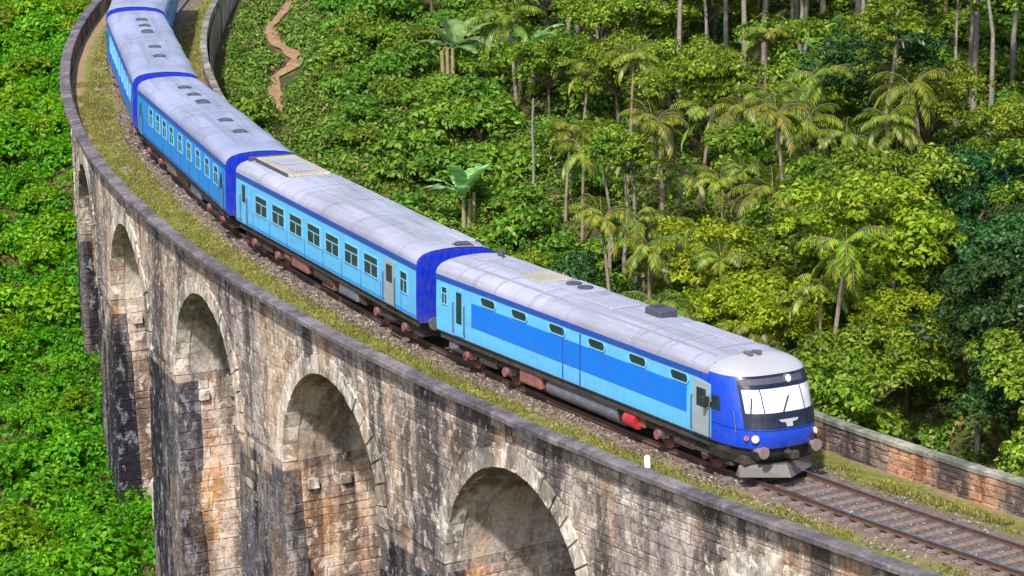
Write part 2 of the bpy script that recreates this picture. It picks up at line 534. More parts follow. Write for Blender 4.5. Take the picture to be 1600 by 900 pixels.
tag(b_, 'loose grey brown ballast stones along the track', 'ballast', kind='stuff')

# ------------------------------------------------------------------ track
track = empty('railway_track', 'rusty two rail track on pale sleepers running out ahead of the engine', 'track', P(12, 0, -.2))
inv = Matrix.Translation(P(12, 0, -.2)).inverted()
ss = np.arange(-140, 62, 1.0)
for side, z0 in ((.87, .049), (-.87, -.049)):
    mb, hb = MB(), MB()
    rr, hh = [], []
    for s in ss:
        rr.append([P(s, side + a, z0 + b) for a, b in ((-.065, -.165), (-.065, -.145), (-.014, -.125), (-.014, -.05), (-.036, -.035), (-.036, -.006), (.036, -.006), (.036, -.035), (.014, -.05), (.014, -.125), (.065, -.145), (.065, -.165))])
        hh.append([P(s, side + a, z0 + b) for a, b in ((-.034, -.004), (-.026, .004), (.026, .004), (.034, -.004))])
    mb.loft(rr); hb.loft(hh)
    r = mb.build('rail', M['rail'], None); r.matrix_world = Matrix(); r.parent = track; r.matrix_parent_inverse = inv
    h = hb.build('rail_head', M['railhead'], None); h.parent = r
sl = MB().box(-.125, .125, -1.3, 1.3, -.145, 0, .02)
sl_me = mesh_from('sleeper', sl.v, sl.f); sl_me.materials.append(M['sleeper'])
def sleeper_mtx(s):
    x, y, t = frame(s)
    return (Matrix.Translation((float(x), float(y), -.150)) @ Matrix.Rotation(float(t) + random.uniform(-.015, .015), 4, 'Z')
            @ Matrix.Rotation(-.056, 4, 'X'))
for k in range(46):
    s = 7.6 + k * .64 + random.uniform(-.03, .03)
    o = bpy.data.objects.new('sleeper', sl_me); COL.objects.link(o)
    o.parent = track; o.matrix_parent_inverse = inv; o.matrix_basis = sleeper_mtx(s)
mb = MB()
for k in range(200):
    mt = Matrix.Translation((0, 0, -.19)) @ sleeper_mtx(7.0 - k * .64)
    mb.add([tuple(mt @ Vector(v)) for v in sl.v], sl.f)
rest = mb.build('sleeper_run', M['sleeper'], None, fix=False); rest.parent = track; rest.matrix_parent_inverse = inv
tag(rest, kind='stuff')

# ------------------------------------------------------------------ viaduct
via = empty('railway_viaduct', 'tall curved stone viaduct with round arches carrying the railway', 'viaduct', P(-14, 0, -19))
vinv = Matrix.Translation(P(-14, 0, -19)).inverted()
def vpart(o, parent=None):
    o.parent = parent or via
    if parent is None:
        o.matrix_parent_inverse = vinv
    return o
PITCH_A, R_A, ZS = 13.42, 4.28, -5.52
OF, OI = 3.70, -3.50                                   # outer and inner faces
CROWNS = [-.45 + PITCH_A * k for k in range(-5, 3)]
PIERS = [-.45 + PITCH_A * (k - .5) for k in range(-5, 4)]
HW = PITCH_A / 2 - R_A
def pier_hw(z): return HW + .022 * max(0, ZS - z)

def blocks(mapf, rows, spans, lmin, lmax, proud=.06, inset=.022, jit=.02):
    """coursed stones; mapf(a, z, d) -> world; spans(z0, z1) -> list of (a0, a1)"""
    V, F = [], []
    for z0, z1 in rows:
        for a0, a1 in spans(z0, z1):
            a = a0
            while a < a1 - .05:
                b = a + random.uniform(lmin, lmax)
                if a1 - b < lmin * .6: b = a1
                d = proud + random.uniform(-jit, jit)
                g_ = .005
                i = len(V)
                aa, bb, za, zb = a + g_, b - g_, z0 + g_, z1 - g_
                n_ = inset * random.uniform(.6, 1.6); J = lambda: random.uniform(-.025, .025)
                V += [mapf(aa, za, 0), mapf(bb, za, 0), mapf(bb, zb, 0), mapf(aa, zb, 0),
                      mapf(aa + n_ + J(), za + n_ + J(), d), mapf(bb - n_ + J(), za + n_ + J(), d + J() * .6), mapf(bb - n_ + J(), zb - n_ + J(), d), mapf(aa + n_ + J(), zb - n_ + J(), d + J() * .6)]
                F += [(i + 4, i + 5, i + 6, i + 7), (i, i + 1, i + 5, i + 4), (i + 1, i + 2, i + 6, i + 5), (i + 2, i + 3, i + 7, i + 6), (i + 3, i, i + 4, i + 7)]
                a = b
    return V, F
def rows(z0, z1, h0, h1):
    out, z = [], z1
    while z > z0:
        h = random.uniform(h0, h1); out.append((z - h, z)); z -= h
    return out
def stuff_mesh(name, V, F, mat, parent, first=False):
    me = mesh_from(name, V, F); me.materials.append(mat)
    import bmesh
    bm = bmesh.new(); bm.from_mesh(me); bmesh.ops.recalc_face_normals(bm, faces=bm.faces); bm.to_mesh(me); bm.free()
    o = bpy.data.objects.new(name, me); COL.objects.link(o)
    tag(o, kind='stuff')
    return vpart(o, parent)

# spandrel walls (plain core) with the arch openings cut
def sp_bottom(s):
    for c in CROWNS:
        if abs(s - c) <= R_A + 1e-6:
            return ZS + math.sqrt(max(0, R_A ** 2 - (s - c) ** 2))
    return ZS - .02
cuts = set(np.round(np.arange(-140, 60.1, .5), 3).tolist())
for c in CROWNS:
    cuts |= {round(c + R_A * math.sin(a), 4) for a in np.linspace(-math.pi / 2, math.pi / 2, 33)}
cuts = sorted(cuts)
S_ABUT0, S_ABUT1 = CROWNS[0] - R_A, CROWNS[-1] + R_A
for o_, nm in ((OF - .06, 'spandrel_wall'), (OI, 'inner_spandrel_wall')):
    mb = MB(); top = []; bot = []
    for s in cuts:
        b = sp_bottom(s) if S_ABUT0 - 2 * HW < s < S_ABUT1 + 2 * HW else -14
        top.append(P(s, o_, .42)); bot.append(P(s, o_, b))
    mb.loft([top, bot])
    w = vpart(mb.build(nm, M['mortar' if o_ > 0 else 'barrel'], fix=False))
    if o_ > 0: SPAN = w
def spans_sp(z0, z1):
    zm = (z0 + z1) / 2
    RE = R_A + .55
    res, a = [], -112.0
    for c in CROWNS:
        dz = zm - ZS
        if abs(dz) < RE:
            h = math.sqrt(RE * RE - dz * dz)
            if c - h > a: res.append((a, c - h))
            a = max(a, c + h)
    res.append((a, 42))
    return res
Vb, Fb = blocks(lambda a, z, d: P(a, OF - .06 + d, z), rows(-5.2, .40, .20, .44), spans_sp, .22, .80, .045, .022, .02)
stuff_mesh('stone_courses', Vb, Fb, M['spandrel'], SPAN)

# arches: barrel with its ring of wedge stones
for c in CROWNS:
    mb = MB(); rr = []
    for a in np.linspace(0, math.pi, 25):
        rr.append([P(c + R_A * math.cos(a), o, ZS + R_A * math.sin(a)) for o in np.linspace(OI + .01, OF - .07, 6)])
    mb.loft(rr)
    barrel = vpart(mb.build('arch_barrel', M['barrel'], smooth=True))
    n = 19
    for k in range(n):
        a0, a1 = math.pi * (k + .03) / n, math.pi * (k + .97) / n
        re = R_A + .64 + random.uniform(-.08, .10) + (.12 if k == n // 2 else 0)
        ri = R_A - .03
        fo = OF + .035 + random.uniform(-.02, .02)
        V = []
        for o in (OF - .55, fo):
            for r_, a in ((ri, a0), (ri, a1), (re, a1), (re, a0)):
                V.append(P(c + r_ * math.cos(a), o, ZS + r_ * math.sin(a)))
        ce = np.mean(np.array(V[4:]), 0)
        V[4:] = [tuple(np.array(v) * .965 + ce * .035) for v in V[4:]]
        F = [(4, 5, 6, 7), (0, 1, 5, 4), (1, 2, 6, 5), (2, 3, 7, 6), (3, 0, 4, 7)]
        v_ = MB().add(V, F).build('voussoir', M['ring'])
        v_.parent = barrel; v_.matrix_parent_inverse = Matrix()

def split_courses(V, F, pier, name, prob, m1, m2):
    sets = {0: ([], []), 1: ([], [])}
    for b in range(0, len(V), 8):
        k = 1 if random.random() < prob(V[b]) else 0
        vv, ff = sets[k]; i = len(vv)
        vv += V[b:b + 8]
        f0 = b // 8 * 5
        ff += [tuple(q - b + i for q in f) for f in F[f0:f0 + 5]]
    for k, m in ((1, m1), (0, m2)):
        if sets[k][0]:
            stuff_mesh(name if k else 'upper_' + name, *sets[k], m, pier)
# piers
for pi_, sp in enumerate(PIERS):
    vis = sp < 14
    mb = MB()
    for z in (ZS + .1, ZS - 4, ZS - 9, ZS - 20):
        h = pier_hw(z) - .05
        mb.v += [P(sp - h, OI + .05, z), P(sp + h, OI + .05, z), P(sp + h, OF - .07, z), P(sp - h, OF - .07, z)]
    for lv in range(3):
        for k in range(4):
            mb.f.append((lv * 4 + k, lv * 4 + (k + 1) % 4, lv * 4 + 4 + (k + 1) % 4, lv * 4 + 4 + k))
    pier = vpart(mb.build('pier', M['mortar']))
    if not vis:
        continue
    rw = rows(-19.6, ZS - .32, .30, .50)
    Vb, Fb = blocks(lambda a, z, d: P(sp + a, OF - .07 + d, z), rw, lambda z0, z1: [(-pier_hw(z0), pier_hw(z0))], .45, 1.0, .065)
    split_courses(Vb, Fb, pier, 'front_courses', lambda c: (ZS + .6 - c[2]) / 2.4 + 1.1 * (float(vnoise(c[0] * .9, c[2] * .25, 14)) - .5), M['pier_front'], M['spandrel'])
    edge = {}
    def sp_side(z0, z1):
        e = 3.25 - .5 * float(vnoise(z0 * .45, sp, 9)) - .05 * max(0, ZS - z0); edge[z0] = e
        return [(OI + .02, e)]
    mf = lambda a, z, d: P(sp + pier_hw(z) - .05 + d, a, z)
    Vb, Fb = blocks(mf, rw, sp_side, .4, 1.3, .04, .02, .018)
    stuff_mesh('side_courses', Vb, Fb, M['pier_side'], pier)
    Vb, Fb = blocks(mf, rw, lambda z0, z1: [(edge[z0], OF - .02)], .4, .8, .055, .018, .015)
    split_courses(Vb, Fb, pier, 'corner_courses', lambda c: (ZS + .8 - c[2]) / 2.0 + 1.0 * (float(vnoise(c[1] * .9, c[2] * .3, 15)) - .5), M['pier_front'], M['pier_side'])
    # band at the springing and stubs of the old centring supports
    mb = MB()
    for s0, s1, o0, o1 in ((-HW + .01, HW - .01, OF - .2, OF - .01), (HW - .1, HW - .005, OI, OF - .2)):
        V = [P(sp + a, o, z) for a in (s0, s1) for o in (o0, o1) for z in (ZS - .32, ZS - .02)]
        mb.add(V, [(0, 1, 3, 2), (4, 6, 7, 5), (0, 4, 5, 1), (2, 3, 7, 6), (0, 2, 6, 4), (1, 5, 7, 3)])
    imp = mb.build('impost_band', M['spandrel']); vpart(imp, pier)
    for o in np.linspace(OI + 1.0, OF - 1.1, 5):
        V = [P(sp + HW + a, o + b, ZS - .9 + z) for a in (-.1, .22) for b in (-.19, .19) for z in (-.2, .16)]
        cb = MB().add(V, [(0, 1, 3, 2), (4, 6, 7, 5), (0, 4, 5, 1), (2, 3, 7, 6), (0, 2, 6, 4), (1, 5, 7, 3)]).build('corbel', M['ring'])
        vpart(cb, pier)

# parapets: core, inner courses, coping slabs
def slabs(sec, s0, s1, mat, parent):
    s = s0
    while s < s1:
        l = random.uniform(1.3, 1.9); mb = MB(); rr = []
        do, dz, tw = random.uniform(-.012, .012), random.uniform(-.010, .010), random.uniform(-.008, .008)
        for k, t_ in enumerate((.006, .03, l * .5, l - .03, l - .006)):
            sh = .012 if k in (0, 4) else 0.0
            co = sum(a for a, b in sec) / len(sec); cz = sum(b for a, b in sec) / len(sec)
            rr.append([P(s + t_, co + (o - co) * (1 - sh) + do + tw * (t_ / l - .5) + random.uniform(-.004, .004), cz + (z - cz) * (1 - sh * 3) + dz + random.uniform(-.003, .003)) for o, z in sec])
        mb.loft(rr, closed=True)
        n = len(sec); mb.f += [tuple(range(n)), tuple(range(4 * n, 5 * n))]
        vpart(mb.build('coping_slab', mat), parent)
        s += l
def run(name, sec, s0, s1, mat, step=1.0, wob=0.0, parent=None, seed=0):
    mb = MB(); rr = []
    for s in np.arange(s0, s1 + .01, step):
        w = wob * (float(vnoise(s * .8, 3.3, seed)) - .5)
        rr.append([P(s, o + w, z + .6 * w) for o, z in sec])
    mb.loft(rr, closed=True)
    return vpart(mb.build(name, mat), parent)
po_ = run('outer_parapet', [(3.63, -.4), (3.63, .415), (OF - .05 + .01, .415), (OF - .05 + .01, -.4)], -150, 62, M['parapet_in'])
slabs([(3.60, .42), (3.60, .58), (3.64, .612), (4.06, .612), (4.12, .57), (4.12, .43), (4.05, .40), (3.75, .40)], -112, 42, M['coping'], po_)
pi2 = run('inner_parapet', [(-3.12, -.4), (-3.12, .57), (-3.34, .57), (-3.34, -.4)], -150, 62, M['barrel'])
slabs([(-3.03, .58), (-3.03, .70), (-3.06, .73), (-3.34, .73), (-3.38, .70), (-3.38, .58)], -112, 42, M['coping_mossy'], pi2)
Vb, Fb = blocks(lambda a, z, d: P(a, -3.12 + d, z), rows(-.35, .57, .16, .24), lambda a, b: [(-112, 45)], .25, .6, .045, .02, .02)
stuff_mesh('stone_courses', Vb, Fb, M['parapet_in'], pi2)

# small arched drain mouth in the bank between two piers
sc_ = -41.6
dm = empty('culvert', 'small round arched stone culvert mouth low between the far piers', 'culvert', P(sc_, 2.6, -13.8))
cinv = Matrix.Translation(P(sc_, 2.6, -13.8)).inverted()
mb = MB(); rr = []
for a in np.linspace(-.15, math.pi + .15, 15):
    rr.append([P(sc_ + dd, 2.0 + r_ * math.cos(a), -13.5 + r_ * math.sin(a)) for r_, dd in ((.6, .0), (.6, .45), (.85, .45), (.85, -.6))])
mb.loft(rr)
w = mb.build('arch_ring', M['spandrel']); w.parent = dm; w.matrix_parent_inverse = cinv
mb = MB(); mb.add([P(sc_ - .05, 2.0 + b, -13.5 + z) for b, z in ((-.8, -2), (.8, -2), (.8, .2), (.55, .6), (0, .8), (-.55, .6), (-.8, .2))], [tuple(range(7))])
w = mb.build('back_wall', M['barrel']); w.parent = dm; w.matrix_parent_inverse = cinv

# ------------------------------------------------------------------ train
M['sky_blue'] = paint('sky_blue_paint', (.105, .43, .74), .30, .38, .08, spec=.3)
M['mid_blue'] = paint('mid_blue_paint', (.012, .25, .68), .28, .38, .08, spec=.3)
M['band_blue'] = paint('band_blue_paint', (.001, .155, .64), .2, .38, .08, spec=.3)
M['stripe_blue'] = paint('stripe_blue_paint', (.005, .06, .36), .25)
M['deep_blue'] = paint('deep_blue_paint', (.001, .052, .56), .22, .2, .6)
M['end_blue'] = paint('end_blue_paint', (.001, .022, .42), .3, .4, .05, spec=.3)
M['navy'] = paint('navy_mask', (.005, .009, .03), .15, .2, .3, spec=.3)
M['roof_white'] = roof_paint('roof_white', (.315, .325, .415), (.135, .135, .165))
M['roof_grey'] = paint('roof_grey', (.29, .30, .38), .4, .5, .0, (.14, .13, .14))
M['hood_white'] = paint('hood_white', (.32, .325, .36), .35, .35, .2, (.4, .38, .36))
M['roof_blue'] = roof_paint('roof_blue_grey', (.255, .285, .42), (.12, .13, .18))
M['beige'] = paint('unit_beige', (.36, .335, .29), .6, .55, .0)
M['vent_dark'] = plain('vent_dark', (.05, .05, .075), .6, 0, .3)
M['door_grey'] = paint('door_grey', (.28, .33, .36), .3, .4, .1)
M['glass'] = plain('window_glass', (.012, .035, .038), .08, 0, .3, 2, .5)
M['frame_pale'] = plain('window_frame', (.16, .42, .62), .4, .0, .1)
M['pane_reflection'] = plain('windscreen_sky_reflection', (.56, .59, .64), .10, 0, .35, 1.1, .8, .6)  # sky reflection painted into the pane colour, pale tone and mottling both
M['under'] = plain('underframe_grime', (.045, .035, .03), .85, 0, .5, 3, .3)
M['rust'] = plain('brake_rust', (.20, .085, .065), .8, .1, .5, 5, .3)
M['pink_rust'] = plain('faded_red', (.21, .085, .08), .8, 0, .4, 5, .3)
M['tank'] = plain('tank_grey', (.13, .13, .155), .6, .1, .35, 3)
M['red'] = plain('red_paint', (.40, .025, .03), .5, 0, .3, 4)
M['steel'] = plain('worn_steel', (.17, .16, .165), .5, .5, .3, 5)
M['buffer'] = plain('buffer_dull', (.22, .17, .18), .6, .2, .35, 5)
M['plough'] = paint('plough_grey', (.12, .12, .14), .45, .5, .0)
M['lamp'] = plain('lamp_lens', (.75, .74, .72), .12, 0, .1, 3, .7)
M['black'] = plain('rubber_black', (.015, .015, .017), .7, 0, .3)
W2 = 1.485
ROOF = [(W2 - .01, 2.96), (1.465, 3.05), (1.41, 3.16), (1.25, 3.29), (.95, 3.385), (.5, 3.44), (0, 3.46)]
ROOFL = [(-a, b) for a, b in ROOF] + [(a, b) for a, b in ROOF[-2::-1]]

def local(parent, mb, name, mat, smooth=False):
    me = mesh_from(name, mb.v, mb.f, smooth)
    import bmesh
    bm = bmesh.new(); bm.from_mesh(me); bmesh.ops.recalc_face_normals(bm, faces=bm.faces); bm.to_mesh(me); bm.free()
    me.materials.append(mat)
    return inst(name, me, parent)

def car_empty(name, label, cat, s, group=None):
    x, y, t = frame(s)
    m = Matrix.Translation((float(x), float(y), 0)) @ Matrix.Rotation(float(t), 4, 'Z') @ Matrix.Rotation(-.056, 4, 'X')
    return empty(name, label, cat, group=group, mtx=m)

def roof_z(y):
    return float(np.interp(abs(y), [a for a, b in ROOF[::-1]], [b for a, b in ROOF[::-1]]))

def shell(root, x0, x1, mat, roofmat, x1roof=None):
    mb = MB()
    sec = [(-W2 + .12, .98), (-W2, 1.08), (-W2 - .012, 1.9), (-W2 + .01, 2.96), (W2 - .01, 2.96), (W2 + .012, 1.9), (W2, 1.08), (W2 - .12, .98)]
    mb.loft([[(x, y, z) for y, z in sec] for x in np.linspace(x0, x1, 9)], closed=True)
    b = local(root, mb, 'body', mat)
    mb = MB()
    xr = x1 if x1roof is None else x1roof
    mb.loft([[(x, y, z) for y, z in ROOFL] for x in np.linspace(x0 - .04, xr, 20)])
    r = local(root, mb, 'roof', roofmat, True)
    return b, r

def end_wall(root, x, d, mat):
    mb = MB()
    sec = [(-W2 + .1, .95), (-W2 - .005, 1.08), (-W2 - .005, 2.96)] + [(a, b - .03) for a, b in ROOFL] + [(W2 + .005, 2.96), (W2 + .005, 1.08), (W2 - .1, .95)]
    mb.loft([[(x, y, z) for y, z in sec], [(x + d * .07, y * .985, z - .012) for y, z in sec]], closed=True)
    n = len(sec)
    mb.f.append(tuple(range(n, 2 * n)))
    e = local(root, mb, 'end_wall', mat)
    return e

def gangway(root, x, d):
    mb = MB()
    for k in range(4):
        a = x + d * (.07 + k * .13)
        mb.box(min(a, a + d * .09), max(a, a + d * .09), -.52, .52, 1.05, 3.05, .02)
    local(root, mb, 'gangway', M['black'])

def stripe(root, x0, x1, z0, z1, mat, name='cantrail_stripe', out=.010):
    for sg in (-1, 1):
        y0, y1 = sg * (W2 - .03), sg * (W2 + .012 + out)
        local(root, MB().box(x0, x1, min(y0, y1), max(y0, y1), z0, z1), name, mat)

_win = {}
def window(root, x, z0, z1, w, name='window', mullion=True, side=-1, framemat=None, panemat=None):
    key = (round(w, 2), round(z1 - z0, 2), mullion, framemat, panemat)
    if key not in _win:
        h = z1 - z0; f = .032
        mb = MB()
        mb.box(-w / 2 - f, w / 2 + f, -.035, .0, -f, 0.0); mb.box(-w / 2 - f, w / 2 + f, -.035, 0, h, h + f)
        mb.box(-w / 2 - f, -w / 2, -.035, 0, 0, h); mb.box(w / 2, w / 2 + f, -.035, 0, 0, h)
        if mullion:
            mb.box(-w / 2, w / 2, -.028, 0, h * .60, h * .60 + .035); mb.box(-.02, .02, -.026, 0, 0, h * .60)
        me = mesh_from('window', mb.v, mb.f); me.materials.append(M[framemat or 'frame_pale'])
        pm = MB().box(-w / 2, w / 2, -.012, 0, 0, h); pe = mesh_from('pane', pm.v, pm.f); pe.materials.append(M[panemat or 'glass'])
        _win[key] = (me, pe)
    me, pe = _win[key]
    mt = Matrix.Translation((x, side * (W2 + .008), z0))
    if side > 0: mt = mt @ Matrix.Rotation(math.pi, 4, 'Z')
    o = inst(name, me, root, mt)
    inst('pane', pe, o, Matrix())
    return o

def door(root, x, w, z0, z1, mat, glass=(1.9, 2.55), name='door', side=-1):
    y = side * (W2 + .012)
    mb = MB()
    mb.box(x - w / 2, x + w / 2, min(y, y + side * .022), max(y, y + side * .022), z0, z1, .008)
    d = local(root, mb, name, M[mat])
    if glass:
        mb = MB(); yy = y + side * .024
        mb.box(x - w * .28, x + w * .28, min(yy, yy + side * .008), max(yy, yy + side * .008), *glass)
        local(d, mb, 'door_window', M['glass'])
    mb = MB()
    for sx in (-1, 1):
        xx = x + sx * (w / 2 + .06); yy = y + side * .06
        mb.cyl((xx, yy, z0 + .1), (xx, yy, z1 - .5), .018, n=6)
        mb.cyl((xx, y, z0 + .12), (xx, yy, z0 + .12), .014, n=5); mb.cyl((xx, y, z1 - .52), (xx, yy, z1 - .52), .014, n=5)
    local(d, mb, 'handrail', M['steel'])
    mb = MB()
    mb.box(x - w / 2, x + w / 2, min(y, y + side * .1), max(y, y + side * .1), .62, .67); mb.box(x - w / 2, x + w / 2, min(y, y + side * .06), max(y, y + side * .06), .9, .94)
    local(d, mb, 'footstep', M['under'])
    return d

def bogie_mesh():
    mb = MB()
    for sg in (-1, 1):
        y = sg * 1.12
        mb.box(-1.9, 1.9, y - .09, y + .09, .50, .70, .03)
        mb.box(-.55, .55, y - .12, y + .12, .38, .52, .02)
        for x in (-1.3, 1.3):
            mb.box(x - .22, x + .22, y - .13, y + .13, .32, .68, .03)
            mb.cyl((x - .33, y, .40), (x - .33, y, .66), .07, n=8); mb.cyl((x + .33, y, .40), (x + .33, y, .66), .07, n=8)
        for x in (-.28, .28):
            mb.cyl((x, y, .50), (x, y, .90), .13, n=9)
        mb.cyl((.55, y + sg * .1, .55), (.95, y + sg * .1, .92), .05, n=7)
    mb.box(-.3, .3, -1.2, 1.2, .55, .78, .03)
    return mb
_bg = bogie_mesh(); bog_me = mesh_from('bogie', _bg.v, _bg.f); bog_me.materials.append(M['under'])
_wh = MB()
for sg in (-1, 1):
    _wh.cyl((0, sg * .79, .46), (0, sg * .92, .46), .46, n=20); _wh.cyl((0, sg * .75, .46), (0, sg * .79, .46), .50, n=20)
    _wh.cyl((0, sg * .92, .46), (0, sg * 1.3, .46), .10, n=10)
_wh.cyl((0, -.8, .46), (0, .8, .46), .09, n=8)
wh_me = mesh_from('wheelset', _wh.v, _wh.f); wh_me.materials.append(M['rust'])
_bx = MB()
for sg in (-1, 1):
    _bx.cyl((0, sg * 1.24, .46), (0, sg * 1.36, .46), .15, n=12)
bx_me = mesh_from('axle_box', _bx.v, _bx.f); bx_me.materials.append(M['pink_rust'])

def running_gear(root, xs, x0, x1):
    for x in xs:
        b = inst('bogie', bog_me, root, Matrix.Translation((x, 0, 0)))
        for d in (-1.3, 1.3):
            inst('wheelset', wh_me, b, Matrix.Translation((d, 0, 0)))
            inst('axle_box', bx_me, b, Matrix.Translation((d, 0, 0)))
    mb = MB(); mb.box(x0 + .1, x1 - .1, -1.25, 1.25, .86, 1.0); mb.box(x0 + .1, x1 - .1, -1.38, -1.26, .80, .99); mb.box(x0 + .1, x1 - .1, 1.26, 1.38, .80, .99)
    local(root, mb, 'underframe', M['under'])
    x = xs[0] + 2.2
    while x < xs[1] - 2.4:
        l = random.uniform(.5, 1.3)
        local(root, MB().box(x, min(x + l, xs[1] - 2.2), -1.12 - random.uniform(0, .12), .9, random.uniform(.22, .42), .86, .03), 'equipment_case', M[random.choice(['under', 'under', 'black', 'rust'])])
        x += l + random.uniform(.08, .4)
    for x in (xs[0] - 2.3, xs[1] + 2.2):
        local(root, MB().box(x - .3, x + .3, -1.2, 1.2, .34, .86, .03), 'end_tray', M['under'])

def ubox(root, x0, x1, z0, z1, mat, name='equipment_box', y=-1.3, d=.9):
    mb = MB(); mb.box(x0, x1, y, y + d, z0, z1, .04); mb.box(x0 + .1, x1 - .1, y - .02, y, z0 + .08, z1 - .08, .008)
    return local(root, mb, name, mat)

def couplers(root, x, d):
    mb = MB()
    mb.cyl((x, 0, .95), (x + d * .55, 0, .95), .10, n=8); mb.box(x + d * .45 - .12, x + d * .45 + .12, -.16, .16, .80, 1.1, .03)
    local(root, mb, 'coupler', M['under'])
    for sg in (-1, 1):
        mb = MB(); mb.cyl((x, sg * .98, .98), (x + d * .42, sg * .98, .98), .10, n=10); mb.cyl((x + d * .42, sg * .98, .98), (x + d * .47, sg * .98, .98), .23, n=14)
        local(root, mb, 'buffer', M['steel'])

def roof_vent(root, x, y, l=.55, w=.5, h=.16, mat='vent_dark'):
    z = roof_z(y) - .04
    mb = MB(); mb.box(x - l / 2, x + l / 2, y - w / 2, y + w / 2, z, z + h, .04)
    mb.box(x - l / 2 - .08, x + l / 2 + .08, y - w / 2 - .08, y + w / 2 + .08, z - .02, z + .055)
    return local(root, mb, 'roof_vent', M[mat])

def roof_seam(root, x, mat='roof_grey', w=.05):
    mb = MB(); mb.loft([[(x - w, a * 1.002, b + .004) for a, b in ROOFL], [(x - w, a * 1.01, b + .022) for a, b in ROOFL], [(x + w, a * 1.01, b + .022) for a, b in ROOFL], [(x + w, a * 1.002, b + .004) for a, b in ROOFL]])
    return local(root, mb, 'roof_seam', M[mat])

# ---- leading power car
loco = car_empty('power_car', 'leading blue diesel power car with white roof and rounded raked nose', 'train', 0.0, 'coupled cars of the blue train')
X0, XN = -9.09, 7.25
body, roof = shell(loco, X0, XN, M['sky_blue'], M['roof_white'])
end_wall(loco, X0, -1, M['end_blue']); gangway(loco, X0, -1)
stripe(loco, X0 + .02, XN - .35, 2.80, 2.965, M['stripe_blue'])
# broad blue panel with its dividing joints
for a, b in ((-6.70, -.93), (-.89, .13), (.17, 6.15)):
    for sg in (-1, 1):
        y0, y1 = sg * (W2 - .02), sg * (W2 + .022)
        local(loco, MB().box(a, b, min(y0, y1), max(y0, y1), 1.60, 2.40, .004), 'blue_panel', M['band_blue'])
# slot windows with rounded ends along the upper side
def slot(root, x, z, w, h, side=-1):
    n = 8; pts = []
    for c, a0 in ((w / 2 - h / 2, -math.pi / 2), (-w / 2 + h / 2, math.pi / 2)):
        for k in range(n + 1):
            a = a0 + math.pi * k / n
            pts.append((c + h / 2 * math.cos(a), h / 2 * math.sin(a)))
    y = side * (W2 + .010)
    mb = MB(); m_ = len(pts)
    mb.loft([[(x + a * 1.12, y, z + b * 1.25) for a, b in pts], [(x + a * 1.12, y + side * .03, z + b * 1.25) for a, b in pts], [(x + a, y + side * .03, z + b) for a, b in pts], [(x + a, y + side * .006, z + b) for a, b in pts]], closed=True)
    o = local(root, mb, 'slot_window', M['frame_pale'])
    mb = MB().add([(x + a, y + side * .008, z + b) for a, b in pts], [tuple(range(m_))]); local(o, mb, 'pane', M['glass'])
for x in (-5.6, -3.6, -1.25, 1.1, 3.45, 5.75):
    for sd in (-1, 1):
        slot(loco, x, 2.60, .92, .26, sd)
for x in (.13, -.91):
    mb = MB(); mb.box(x - .02, x + .02, -W2 - .03, -W2, 1.12, 2.75); local(loco, mb, 'panel_joint', M['stripe_blue'])
door(loco, -7.5, .62, 1.12, 2.72, 'sky_blue', (1.55, 2.6)); window(loco, -8.5, 2.05, 2.6, .34)
door(loco, 6.95, .86, 1.10, 2.70, 'door_grey', (1.95, 2.5))
door(loco, 6.95, .86, 1.10, 2.70, 'door_grey', (1.95, 2.5), side=1)
# nose: plan sections are rounded fronts, raked back above the chin
NZ = [1.05, 1.10, 1.2, 1.35, 1.50, 1.63, 1.90, 2.08, 2.2, 2.35, 2.55, 2.75, 2.92, 3.0, 3.07, 3.15, 3.24, 3.32, 3.39, 3.43, 3.455]
def nose_xc(z): return float(np.interp(z, [.7, .95, 1.3, 1.6, 1.75, 2.1, 2.6, 2.95, 3.12, 3.24, 3.34, 3.41, 3.46], [9.0, 9.22, 9.34, 9.34, 9.28, 9.14, 8.90, 8.66, 8.52, 8.34, 8.08, 7.8, 7.36]))
def nose_w(z):
    if z <= 2.96: return float(np.interp(z, [.72, .95, 1.08, 1.9, 2.96], [W2 - .16, W2 - .05, W2, W2 + .012, W2 - .01]))
    return float(np.interp(z, [b for a, b in ROOF], [a for a, b in ROOF]))
NPH = 41
PH = np.linspace(-math.pi / 2, math.pi / 2, NPH)
def nose_pt(z, ph, out=0.0):
    e = 2 / 2.9
    w = nose_w(z); xc = nose_xc(z)
    c, s_ = max(math.cos(ph), 0), math.sin(ph)
    x = XN + (xc - XN) * c ** e
    y = w * math.copysign(abs(s_) ** e, s_)
    k = out / max(.3, math.hypot((x - XN), y))
    return (x + (x - XN) * k, y + y * k, z + .25 * out)
zones = {'nose_shell': MB(), 'front_mask': MB(), 'nose_hood': MB()}
for i in range(len(NZ) - 1):
    for j in range(NPH - 1):
        z = (NZ[i] + NZ[i + 1]) / 2; ph = (PH[j] + PH[j + 1]) / 2
        d = abs(math.degrees(ph))
        if z > 3.08: zn = 'nose_hood'
        elif z > 1.64 and d < 51: zn = 'front_mask'
        else: zn = 'nose_shell'
        q = [nose_pt(NZ[i], PH[j]), nose_pt(NZ[i], PH[j + 1]), nose_pt(NZ[i + 1], PH[j + 1]), nose_pt(NZ[i + 1], PH[j])]
        zones[zn].add(q, [(0, 1, 2, 3)])
def weld(o):
    import bmesh
    bm = bmesh.new(); bm.from_mesh(o.data); bmesh.ops.remove_doubles(bm, verts=bm.verts, dist=.0005)
    bmesh.ops.recalc_face_normals(bm, faces=bm.faces)
    bm.to_mesh(o.data); bm.free()
    o.data.polygons.foreach_set('use_smooth', [True] * len(o.data.polygons))
ns = local(loco, zones['nose_shell'], 'nose', M['deep_blue']); weld(ns)
nm = local(loco, zones['front_mask'], 'front_mask', M['navy']); weld(nm)
